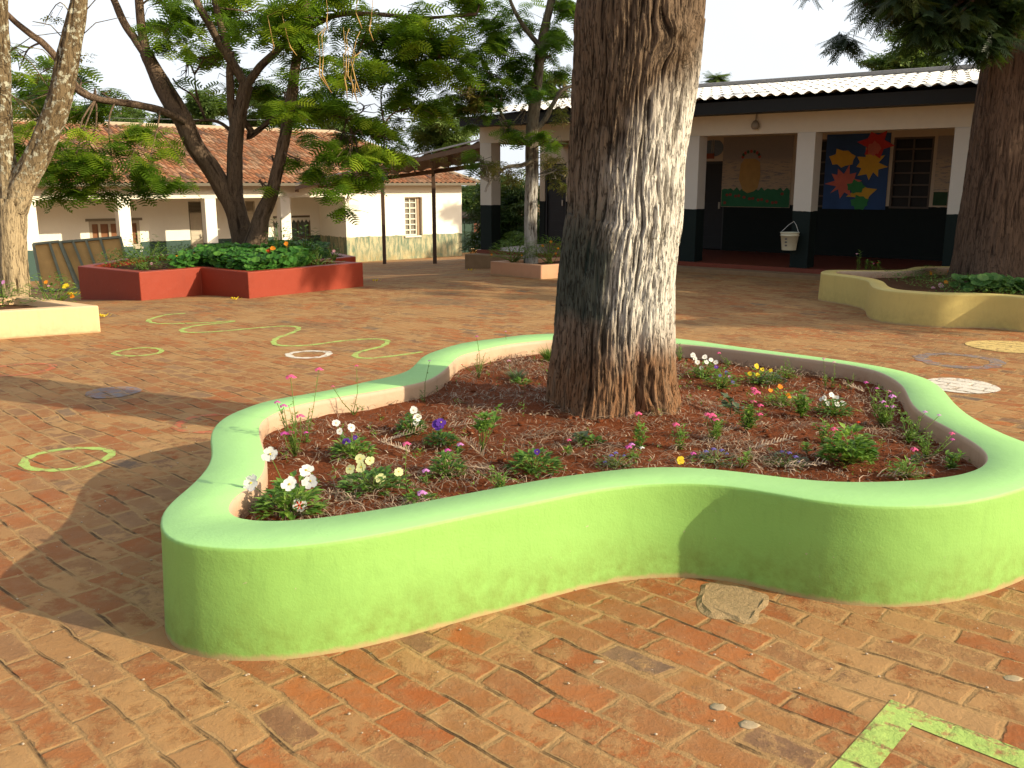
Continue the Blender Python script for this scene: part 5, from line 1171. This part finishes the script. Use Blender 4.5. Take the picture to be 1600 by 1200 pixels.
plant('lavender','low grey patch with blue florets, right of the front bend','flower plant',1118,720,'mound',.06,.26,2,[(1103,706,'blue',.014),(1115,702,'blue',.014),(1128,704,'blue',.014),(1135,709,'blue',.012),(1096,712,'blue',.01)],130,.02,.006)
plant('lavender','second low grey patch flecked blue, farther right along the front','flower plant',1228,722,'mound',.06,.24,2,[(1233,708,'blue',.014),(1243,714,'blue',.014),(1222,706,'blue',.012),(1248,722,'blue',.01)],120,.02,.006)
plant('lavender','small blue-flecked sprig right of the yellow-green clump','flower plant',1348,700,'mound',.05,.10,2,[(1345,690,'blue',.010),(1350,695,'blue',.01)],40,.02,.006)
plant('phlox','short magenta bloom at the front rim beside a yellow bloom','flower plant',1082,724,'stemmy',.05,.06,0,[(1083,709,'magenta',.015)],8,.03,.01,nstem=1)
plant('pansy','single yellow bloom lying at the front rim','flower plant',1063,726,'mound',.02,.05,0,[(1063,719,Y_,.022,'pansy')],6,.03,.012)
plant('phlox','lone stalk with pale mauve florets against the far right wall','flower plant',1290,604,'tall',.12,.07,0,[(1287,561,'magenta',.012)],20,.025,.007,nstem=2)
plant('phlox','thin forked stalk with white-mauve tip against the far right wall','flower plant',1300,604,'tall',.1,.07,0,[(1303,566,'palepink',.012)],16,.025,.007,nstem=2)
plant('weed','wiry green stalk against the far wall between lilac stalk and corner','flower plant',1325,607,'tall',.16,.06,0,[],18,.025,.007,nstem=2)
plant('weed','wiry green stalk at the far wall above the yellow pansies','flower plant',1228,588,'tall',.14,.05,0,[],20,.025,.008,nstem=2)
plant('phlox','pink head on a thin stalk behind the white florets at the far wall','flower plant',1136,572,'tall',.09,.10,0,[(1123,552,'pink',.016)],26,.025,.007,nstem=4)
plant('weed','pale yellow-green weeds just right of the trunk at the far wall','flower plant',1062,562,'tall',.16,.12,0,[(1052,535,'magenta',.008)],34,.025,.008,nstem=5)
plant('phlox','straggly stems with lilac tips leaning on the right wall, upper clump','flower plant',1418,690,'tall',.20,.16,0,[(1445,644,'lilac',.014),(1467,649,'lilac',.012)],80,.028,.009,nstem=8)
plant('phlox','straggly stems with pink tips leaning on the right wall, lower clump','flower plant',1447,715,'tall',.17,.18,0,[(1487,678,'pink',.016),(1488,687,'magenta',.012)],80,.028,.009,nstem=7)
plant('phlox','pink head over dried stems near the right end of the bed','flower plant',1432,722,'stemmy',.08,.10,2,[(1428,703,'pink',.020),(1420,718,'palepink',.012)],20,.03,.01,nstem=3)
plant('leafy_plant','light green feathery clump at the front rim near the right end','flower plant',1415,742,'mound',.09,.14,0,[],90,.03,.008)
plant('leafy_plant','small upright sprig in the right end corner of the bed','flower plant',1488,733,'stemmy',.15,.12,0,[],50,.035,.014,nstem=5)
plant('weed','thin yellow-green creeper on bare soil beside the blue patches','flower plant',1160,728,'stemmy',.10,.16,0,[],40,.025,.008,nstem=5)
plant('seedling','two-leaved blue-green seedling right of the trunk','seedling',1142,650,'twig',.10,.12,2,[],16,.055,.035,nstem=3)
plant('seedling','small green sprig between the pink phlox and the orange pansies','seedling',1262,705,'stemmy',.07,.10,0,[],24,.03,.012,nstem=3)
# ---- straw, dead fronds, pebbles and clods on the bed
def in_bed(): 
    while True:
        x=random.uniform(-1.8,3.2);y=random.uniform(3.6,7.4)
        if inside(x,y,GI) and (x-TX)**2+(y-TY)**2>.38**2: return x,y
V=[];Fc=[];A=[]
def strip(pts,w,r):
    k=len(V)
    for i,p in enumerate(pts):
        d=(pts[min(i+1,len(pts)-1)]-pts[max(i-1,0)]).normalized(); s=Vector((-d.y,d.x,random.uniform(-.4,.4))).normalized()*w*(1-.6*i/len(pts))/2; V.append(tuple(p-s));V.append(tuple(p+s));A.extend([r,r])
    for i in range(len(pts)-1): Fc.append((k+2*i,k+2*i+1,k+2*i+3,k+2*i+2))
mats=[in_bed() for _ in range(95)]
for i in range(11000):
    if i%6==0: x,y=in_bed()
    else:
        cx_,cy_=random.choice(mats); x=cx_+random.gauss(0,.12);y=cy_+random.gauss(0,.12)
        if not inside(x,y,GI): continue
    a=random.random()*6.3; L=random.uniform(.02,.11); c=random.uniform(-1.5,1.5); z=soilz(x,y)+random.uniform(.006,.022); pts=[]
    tz=random.uniform(-.12,.22)
    for k in range(4):
        t=k/3; pts.append(Vector((x+L*t*math.cos(a+c*t*.5),y+L*t*math.sin(a+c*t*.5),z+tz*L*t+.012*math.sin(math.pi*t))))
    strip(pts,random.uniform(.002,.005),random.random())
straw=npmesh('dry_straw',np.array(V),np.array(Fc),M['straw'],None,{'rnd':A},False); tag(straw,'loose dry straw and needles strewn over the red soil of the green planter',None,None,'stuff')
# dead palm-like fronds
for i,(px,py,a,L) in enumerate([(700,590,.3,.3),(775,735,2.9,.34),(700,668,.5,.26),(755,712,2.0,.3),(812,680,.1,.25),(1180,700,.5,.28),(1225,730,.1,.22),(1045,700,.2,.3),(1350,612,1.9,.22),(1290,735,-1.2,.16),(1370,745,.05,.26),(1230,668,.1,.22),(640,706,2.4,.26),(600,690,.8,.28),(1130,672,.3,.3),(880,640,2.2,.2)]):
    b=G(px,py,ZS+.02); V=[];Fc=[];A=[]; z=b.z+.008; D=Vector((math.cos(a),math.sin(a),.05)); S=Vector((-D.y,D.x,0)); r=random.random()*.5+.45
    strip([b+D*L*t for t in (0,.33,.66,1)],.006,r*.8)
    for k in range(13):
        q=b+D*L*(k/13)
        for s in (-1,1):
            l=L*.30*(1-.5*k/13)*random.uniform(.6,1.1); e=q+D*l*.8+S*s*l*.5+Vector((0,0,random.uniform(-.005,.03))); strip([q,q.lerp(e,.5)+Vector((0,0,.008)),e],.006,min(1,r+random.uniform(-.2,.3)))
    lab=['nearest the left bend','close to the front rim, centre left','beside the purple pansy','among the spindly sprout','left of the trunk foot','in the middle of the right bed','at the front rim between the blue patches','right of the trunk foot','by the far right wall','at the front rim of the right bed','at the front rim near the right end','under the pink phlox in the right bed','behind the cream pansy','left of the double white bloom','before the branching pink phlox','against the left side of the trunk'][i]
    tag(npmesh('dead_frond',np.array(V),np.array(Fc),M['straw'],None,{'rnd':A},False),'dead brown frond lying on the soil '+lab,'dead frond','dead fronds on the soil of the green planter')
V=[];Fc=[];A=[]
for i in range(150):
    x,y=in_bed(); b=Vector((x,y,soilz(x,y))); r=random.random(); hgt=random.choice([.015,.03,.05,.09])
    for k in range(random.randint(5,16)):
        a=random.random()*6.28; n0=len(V); diamond(V,Fc,b+Vector((random.uniform(-.012,.012),random.uniform(-.012,.012),hgt*random.random())),Vector((math.cos(a),math.sin(a),random.uniform(.1,1.2))),random.uniform(.012,.032),.008); A+= [min(1,r*.6+random.random()*.4)]*(len(V)-n0)
tag(npmesh('tiny_weeds',np.array(V),np.array(Fc),LV[0],None,{'rnd':A},False),'tiny green sprouts and weeds coming up all over the bed soil',None,None,'stuff')
V=[];Fc=[];A=[]
for i in range(420):
    x,y=in_bed(); b=Vector((x,y,soilz(x,y)+.008)); a=random.random()*6.28; n0=len(V); diamond(V,Fc,b,Vector((math.cos(a),math.sin(a),random.uniform(-.1,.4))),random.uniform(.015,.045),random.uniform(.008,.02),fold=.3); A+=[random.random()*.9]*(len(V)-n0)
tag(npmesh('dry_leaf_litter',np.array(V),np.array(Fc),M['straw'],None,{'rnd':A},False),'curled brown dead leaves lying on the bed soil',None,None,'stuff')
def pebble_mesh(mb,c,r,seed):
    rr=random.Random(seed); base=len(mb.v); n=7
    for (k,zq) in ((.55,-.3),(1,.1),(.75,.5),(.2,.65)):
        for j in range(n):
            t=2*math.pi*j/n; q=r*k*rr.uniform(.75,1.2); mb.v.append((c.x+q*math.cos(t),c.y+q*math.sin(t)*.8,c.z+r*zq*rr.uniform(.7,1.2)))
    for i in range(3):
        for j in range(n): q=base+i*n; mb.f.append((q+j,q+(j+1)%n,q+n+(j+1)%n,q+n+j)); mb.m.append(0)
    mb.f.append(tuple(base+3*n+j for j in range(n))); mb.m.append(0)
mb=MB()
for i in range(900):
    x,y=in_bed(); pebble_mesh(mb,Vector((x,y,soilz(x,y)+.003)),random.choice([.004,.006,.008,.012,.02]),i)
tag(mb.build('soil_clods',M['soil'],None,True),'crumbs and clods of red soil scattered in the green planter',None,None,'stuff')
mb=MB()
for i in range(170):
    x,y=in_bed(); pebble_mesh(mb,Vector((x,y,soilz(x,y)+.006)),random.choice([.004,.006,.009]),i+2000)
tag(mb.build('bark_chips',plain('pale_chips',(.45,.33,.22),.85,.4,20),None,True),'pale bark chips and crumbs lying on the red bed soil',None,None,'stuff')
# grit on the paving close to the camera
mb=MB()
for i in range(500):
    y=random.uniform(2.2,7);x=random.uniform(-.6,.6)*y*1.1
    if inside(x,y,GO): continue
    pebble_mesh(mb,Vector((x,y,.004)),random.choice([.002,.003,.004,.006]),i+4000)
tag(mb.build('paving_grit',plain('pale_grit',(.42,.33,.24),.85,.5,20),None,True),'small grit and crumbs scattered over the brick paving',None,None,'stuff')
# flat concrete patch by the green planter
def slabstone(name,label,px,w,h,mat,t=.012):
    pts=[G(x,y) for x,y in px]; pts=relax(resample(smooth_pts(pts,True,4),40),1); mb=MB(); top=[p+Vector((0,0,t)) for p in offset(pts,0)]; n=len(pts)
    for i in range(n):
        j=(i+1)%n; mb.quad(pts[i]-Vector((0,0,.01)),pts[j]-Vector((0,0,.01)),top[j],top[i])
    c=sum(top,Vector())/n; ins=[p.lerp(c,.15)+Vector((0,0,.006+.004*math.sin(k*1.3))) for k,p in enumerate(top)]
    for i in range(n): mb.quad(top[i],top[(i+1)%n],ins[(i+1)%n],ins[i])
    mb.poly(ins); o=mb.build(name,mat); bm=bmesh.new();bm.from_mesh(o.data);bmesh.ops.remove_doubles(bm,verts=bm.verts,dist=1e-5);bmesh.ops.recalc_face_normals(bm,faces=bm.faces);bm.to_mesh(o.data);bm.free(); tag(o,label,'stone')
mcon=NT('rough_concrete'); p=mcon.pos(); mc=mcon.mix(mcon.noise(p,18,7,.75),(.34,.23,.12),(.50,.36,.20)); M['conc']=mcon.end(mcon.bsdf(mc,.95,mcon.bump(mcon.noise(p,45,6,.75),.02),.1))
slabstone('concrete_patch','rough beige concrete lump set in the bricks before the green planter',[(1088,940),(1096,922),(1093,914),(1120,910),(1135,916),(1158,915),(1180,925),(1201,929),(1199,948),(1186,956),(1184,973),(1160,976),(1142,966),(1118,969),(1094,957)],0,0,M['conc'],.0015)
for i,(px,py,r,l) in enumerate([(1122,1105,.034,'pale flat pebble pressed into the joint above the green corner line, lower one'),(1171,1133,.034,'pale flat pebble in the joint left of the green corner line'),(1582,1060,.036,'pale flat pebble in the bricks at the right edge'),(935,1034,.02,'small white pebble between the bricks below the planter')]):
    c=G(px,py); mb=MB(); pebble_mesh(mb,Vector((c.x,c.y,0)),r,77+i); o=mb.build('pebble',plain('pale_pebble%d'%i,(.38,.29,.18),.6,.2,30),None,True); o.data.transform(Matrix.Translation(c)@Matrix.Diagonal((1,1,.12,1))@Matrix.Translation(-c)); tag(o,l,'pebble','pebbles in the brick paving')
# fallen yellow blossoms
for i,(px,py,l) in enumerate([(368,470,'before the corner of the red planter'),(588,441,'right of the red planter'),(163,497,'beside the cream planter'),(736,424,'on the far paving beyond the yard centre'),(114,463,'on the rim of the cream planter')]):
    c=GT(px,py); 
    if i==4: c=G(114,463,hc+.02)
    mb=MB()
    for k in range(7):
        a=k*.9; q=c+Vector((.05*math.cos(a*2),.05*math.sin(a*2),.02)); d=Vector((math.cos(a),math.sin(a),.5)); s=Vector((-d.y,d.x,0)); mb.poly([q,q+d*.03+s*.02,q+d*.055+Vector((0,0,.01)),q+d*.03-s*.02])
    tag(mb.build('fallen_blossom',PC['yellow']),'fallen yellow blossom '+l,'blossom','fallen yellow blossoms')
# ================================================================= PLANTS IN THE OTHER PLANTERS
def bed_plant(name,label,cat,c,h,sp,n,ll,lw,leafm,flowers,grp=None,disc=False,kind=None,poly=None,stems=10):
    root=None if kind else thing(name,label,cat,tuple(c),grp)
    V=[];Fc=[];A=[]; st=MB(); fl_=[]
    for i in range(n):
        if poly:
            while True:
                x=random.uniform(*poly[1]);y=random.uniform(*poly[2])
                if inside(x,y,poly[0]): break
            q=Vector((x,y,c.z+h*random.uniform(.15,1.0)*(.6+.5*vn1(x,y)))); a=random.random()*6.28
        else:
            a=random.random()*6.28;rr=math.sqrt(random.random())*sp/2; q=c+Vector((rr*math.cos(a),rr*math.sin(a)*.8,h*(1-.5*(2*rr/sp)**2)*random.uniform(.2,1.0)))
        d=Vector((math.cos(a),math.sin(a),random.uniform(-.1,.7)))
        if disc:
            nr=Vector((random.uniform(-.6,.6),random.uniform(-.9,.2),1)).normalized();u=nr.cross(Vector((1,0,0))).normalized();w=nr.cross(u);k=len(V);r=ll*random.uniform(.6,1.15)
            for j in range(8): t=j*math.pi/4; V.append(tuple(q+u*r*math.cos(t)+w*r*math.sin(t)))
            V.append(tuple(q-nr*r*.25)); rn=random.random(); A+= [rn]*9
            for j in range(0,8,2): Fc.append((k+j,k+j+1,k+(j+2)%8,k+8))
        else:
            n0=len(V); diamond(V,Fc,q,d,ll*random.uniform(.6,1.2),lw); A+=[random.random()]*(len(V)-n0)
        if len(fl_)<400: fl_.append(q)
    fo=npmesh('leaves' if root else name,np.array(V),np.array(Fc),leafm,root,{'rnd':A},False)
    if root:
        for i in range(stems):
            q=random.choice(fl_); st.tube([c+Vector((random.uniform(-.1,.1)*sp,random.uniform(-.1,.1)*sp,-.03)),c.lerp(q,.6),q],[.008,.006,.004],4)
        st.build('stem',ST,root,True)
        for (px,py,colr,s) in flowers: bloom(root,P(px,py,c.y-.15*sp),(0,-.8,.6),s,7,colr,None,1.1,.1)
    else:
        tag(fo,label,None,None,'stuff')
    return fo
def vn1(x,y): return float(vnoise(np.array([x*2.2]),np.array([y*2.2]),np.array([.5]),5)[0])
def polyspec(pp_,x0=None,x1=None): xs=[p.x for p in pp_];ys=[p.y for p in pp_]; return (pp_,(max(min(xs),x0) if x0 is not None else min(xs),min(max(xs),x1) if x1 is not None else max(xs)),(min(ys),max(ys)))
xa=G(262,420,.4).x; xb=G(478,410,.4).x
bed_plant('nasturtium_leaves','dense round-leaved nasturtiums filling the red zigzag planter','nasturtium',Vector((0,0,.33)),.34,0,4200,.062,0,leafmat('nasturtium_leaf',(.025,.10,.015),(.05,.17,.025),(.11,.25,.04),.25),[],disc=True,kind='stuff',poly=polyspec(RI,xa,xb))
bed_plant('bedding_leaves','mixed low leafy growth at the left arm of the red planter','plants',Vector((0,0,.33)),.30,0,1500,.10,.03,LV[1],[],kind='stuff',poly=polyspec(RI,None,xa+.3))
bed_plant('bedding_leaves','thin low growth at the right arm of the red planter','plants',Vector((0,0,.31)),.10,0,500,.06,.02,LV[1],[],kind='stuff',poly=polyspec(RI,xb-.2,None))
for i,(x,y,s,cc) in enumerate([(311,402,.055,'orange'),(306,399,.05,'orange'),(276,401,.03,'orange'),(355,405,.045,'red'),(426,388,.05,'orange'),(418,393,.05,'orange'),(421,391,.04,'red'),(457,396,.04,'orange'),(463,402,.04,'orange'),(447,381,.04,'orange'),(368,413,.035,'palepink'),(380,411,.03,'palepink')]):
    q=P(x,y,15.2 if x<450 else 15.6); r=thing('nasturtium_flower',('%s blossom among the round leaves of the red planter, '%({'orange':'orange','red':'red-orange','palepink':'dusty pink'}[cc]))+['large, left of trunk','touching the large one','small, farthest left','alone under the trunk','right of the trunk, top','right of the trunk, middle','tiny, between two orange ones','right of the green mass, upper','right of the green mass, lower','highest, right of the trunk','front edge, left one','front edge, right one'][i],'flower',tuple(q),'nasturtium flowers in the red planter')
    bloom(r,q,(0,-.9,.5),s,6,cc,None,1.2,.2); s_=MB(); s_.tube([q+Vector((0,.03,-.25)),q],[.005,.004],4); s_.build('stem',ST,r)
def tallp(label,px,py,Y,h,sp,n,fl_,ll=.09,lw=.03,lm=1,z=None,grp='upright leafy plants in the small planters'):
    c=P(px,py,Y); bed_plant('leafy_plant',label,'plant',c,h,sp,n,ll,lw,LV[lm],fl_,grp,stems=16)
tallp('upright leafy plant left of the forked trunk in the red planter, white specks on top',226,420,15.3,.62,.8,240,[(221,392,'white',.025),(212,397,'white',.02),(237,412,'palepink',.03)])
tallp('tall leafy plant with orange bloom right of the forked trunk, in the red planter',440,405,16,.70,.55,170,[(448,385,'orange',.03)],.10,.035)
tallp('bushy upright plant at the far right arm of the red planter',477,405,16.2,.62,.55,190,[],.10,.04)
tallp('thin sprig with a pale pink bloom near the right corner of the red planter',520,408,16.4,.35,.3,46,[(522,392,'palepink',.035)],.07,.03)
tallp('low sprig with small leaves before the pink sprig in the red planter',496,412,15.6,.22,.5,50,[],.06,.02)
tallp('marigold plant with yellow bloom right of the lichen trunk in the cream planter',82,478,11.3,.42,.60,230,[(103,447,'yellow',.045),(72,441,'orange',.030),(113,463,'orange',.035),(76,447,'palepink',.02)],.085,.032,0)
tallp('leafy plant with lilac bloom left of the lichen trunk in the cream planter',8,486,11.4,.42,.40,150,[(5,441,'lilac',.03)],.085,.032,0)
tallp('feathery leafy plant left of the thin trunk in the peach planter',803,407,17.3,.46,.85,800,[(768,398,'orange',.028),(815,399,'orange',.02)],.085,.018,0)
tallp('feathery leafy plant with orange blooms right of the thin trunk in the peach planter',860,409,17.1,.50,.70,800,[(861,378,'orange',.03),(848,384,'orange',.03),(872,388,'orange',.028),(868,396,'orange',.024)],.085,.018,0)
c1=G(1430,445,.32); xs=G(1400,445,.32).x
bed_plant('groundcover','low dense green groundcover in the yellow planter left of the conifer','plants',Vector((0,0,.30)),.16,0,1500,.045,.02,LV[1],[],kind='stuff',poly=polyspec(YI,G(1390,440,.32).x,G(1515,440,.32).x))
bed_plant('nasturtium_leaves','round nasturtium leaves at the foot of the conifer in the yellow planter','plants',Vector((0,0,.32)),.20,0,170,.07,.02,leafmat('nasturtium_pale_leaf',(.05,.14,.03),(.11,.24,.06),(.2,.34,.1),.3),[],disc=True,kind='stuff',poly=(YI,(G(1490,450,.32).x,G(1590,450,.32).x),(G(1500,456,.32).y,G(1500,449,.32).y)))
for i,(x,y,s,cc) in enumerate([(1478,441,.035,'orange'),(1487,445,.03,'orange'),(1504,443,.04,'orange'),(1538,447,.04,'orange'),(1571,451,.032,'orange'),(1454,427,.03,'orange'),(1483,425,.035,'orange'),(1470,446,.04,'palepink'),(1458,450,.03,'palepink')]):
    q=P(x,y,12.6 if y>435 else 14); r=thing('nasturtium_flower',{'orange':'orange','palepink':'pale pink'}[cc]+' blossom in the yellow planter, '+['leftmost by the trunk','next to the leftmost','just left of the trunk foot','in front of the trunk foot','rightmost, before the trunk','at the far side of the groundcover','at the far side touching the trunk','right one of the pink pair','left one of the pink pair'][i],'flower',tuple(q),'nasturtium flowers in the yellow planter')
    bloom(r,q,(0,-.9,.5),s,6,cc,None,1.2,.2); s_=MB(); s_.tube([q+Vector((0,.02,-.12)),q],[.004,.003],4); s_.build('stem',ST,r)
for (px,py,h,fx,l) in [(1340,422,.40,(1339,397,'palepink',.022),'tall stalk with pale tip at the left lobe of the yellow planter'),(1352,423,.26,None,'leafy stalk right of the tallest in the left lobe of the yellow planter'),(1363,424,.22,(1365,412,'pink',.018),'short stalk with red tip in the left lobe of the yellow planter'),(1372,424,.24,(1372,411,'red',.022),'rightmost stalk with red tip in the left lobe of the yellow planter')]:
    c=G(px,py+6,.30); plant('flower_stalk',l,'flower plant',px,py+6,'stemmy',h,.08,0,[fx] if fx else [],26,.05,.018,z=.30,grp='flower stalks in the yellow planter',nstem=2)
# ================================================================= LIGHT, SKY, CAMERA
SUN=Vector((.925,-.38,0)).normalized(); EL=math.radians(24)
sd_=Vector((SUN.x*math.cos(EL),SUN.y*math.cos(EL),math.sin(EL)))
ld=bpy.data.lights.new('sun','SUN'); ld.energy=4.6; ld.angle=math.radians(.6); ld.color=(1,.865,.62)
lo=bpy.data.objects.new('sun',ld); C.objects.link(lo); lo.rotation_euler=sd_.to_track_quat('Z','Y').to_euler()
w=bpy.data.worlds.new('World'); bpy.context.scene.world=w; w.use_nodes=True; nt=w.node_tree; nt.nodes.clear()
sky=nt.nodes.new('ShaderNodeTexSky'); sky.sky_type='NISHITA'; sky.sun_disc=False; sky.sun_elevation=EL; sky.sun_rotation=math.atan2(SUN.x,SUN.y); sky.dust_density=6; sky.air_density=1.2; sky.ozone_density=1
mx=nt.nodes.new('ShaderNodeMix'); mx.data_type='RGBA'; mx.inputs[0].default_value=.6; mx.inputs[7].default_value=(9.8,10.3,11.0,1)
bg=nt.nodes.new('ShaderNodeBackground'); bg.inputs[1].default_value=.10; out=nt.nodes.new('ShaderNodeOutputWorld')
tc=nt.nodes.new('ShaderNodeTexCoord'); dp=nt.nodes.new('ShaderNodeVectorMath'); dp.operation='DOT_PRODUCT'; dp.inputs[1].default_value=(.35,.93,.0); nt.links.new(tc.outputs['Generated'],dp.inputs[0])
mr_=nt.nodes.new('ShaderNodeMapRange'); mr_.interpolation_type='SMOOTHSTEP'; mr_.inputs[1].default_value=-.25; mr_.inputs[2].default_value=.85; mr_.inputs[3].default_value=.28; mr_.inputs[4].default_value=.72; nt.links.new(dp.outputs['Value'],mr_.inputs[0]); cn=nt.nodes.new('ShaderNodeTexNoise'); cn.inputs['Scale'].default_value=2.2; cn.inputs['Detail'].default_value=6; nt.links.new(tc.outputs['Generated'],cn.inputs['Vector'])
cm=nt.nodes.new('ShaderNodeMath'); cm.operation='MULTIPLY_ADD'; cm.inputs[1].default_value=.35; nt.links.new(cn.outputs['Fac'],cm.inputs[0]); cs=nt.nodes.new('ShaderNodeMath'); cs.operation='SUBTRACT'; cs.inputs[1].default_value=.175; nt.links.new(mr_.outputs[0],cs.inputs[0]); nt.links.new(cs.outputs[0],cm.inputs[2]); cm.use_clamp=True; nt.links.new(cm.outputs[0],mx.inputs[0])
nt.links.new(sky.outputs[0],mx.inputs[6]); nt.links.new(mx.outputs[2],bg.inputs[0]); nt.links.new(bg.outputs[0],out.inputs[0])
cd=bpy.data.cameras.new('camera'); cam=bpy.data.objects.new('camera',cd); C.objects.link(cam); cam.location=EYE; cam.rotation_euler=(math.pi/2-PITCH,0,0); cd.sensor_width=36; cd.lens=36*F/1600; cd.clip_end=2000; cd.clip_start=.05
sc=bpy.context.scene; sc.camera=cam; cy=sc.cycles; cy.use_denoising=True; cy.denoiser='OPENIMAGEDENOISE'; cy.max_bounces=7; cy.diffuse_bounces=4; cy.transmission_bounces=4; cy.sample_clamp_indirect=4; sc.render.filter_size=1.3; sc.view_settings.view_transform='Standard'; sc.view_settings.look='None'; sc.view_settings.exposure=.45; sc.view_settings.gamma=1
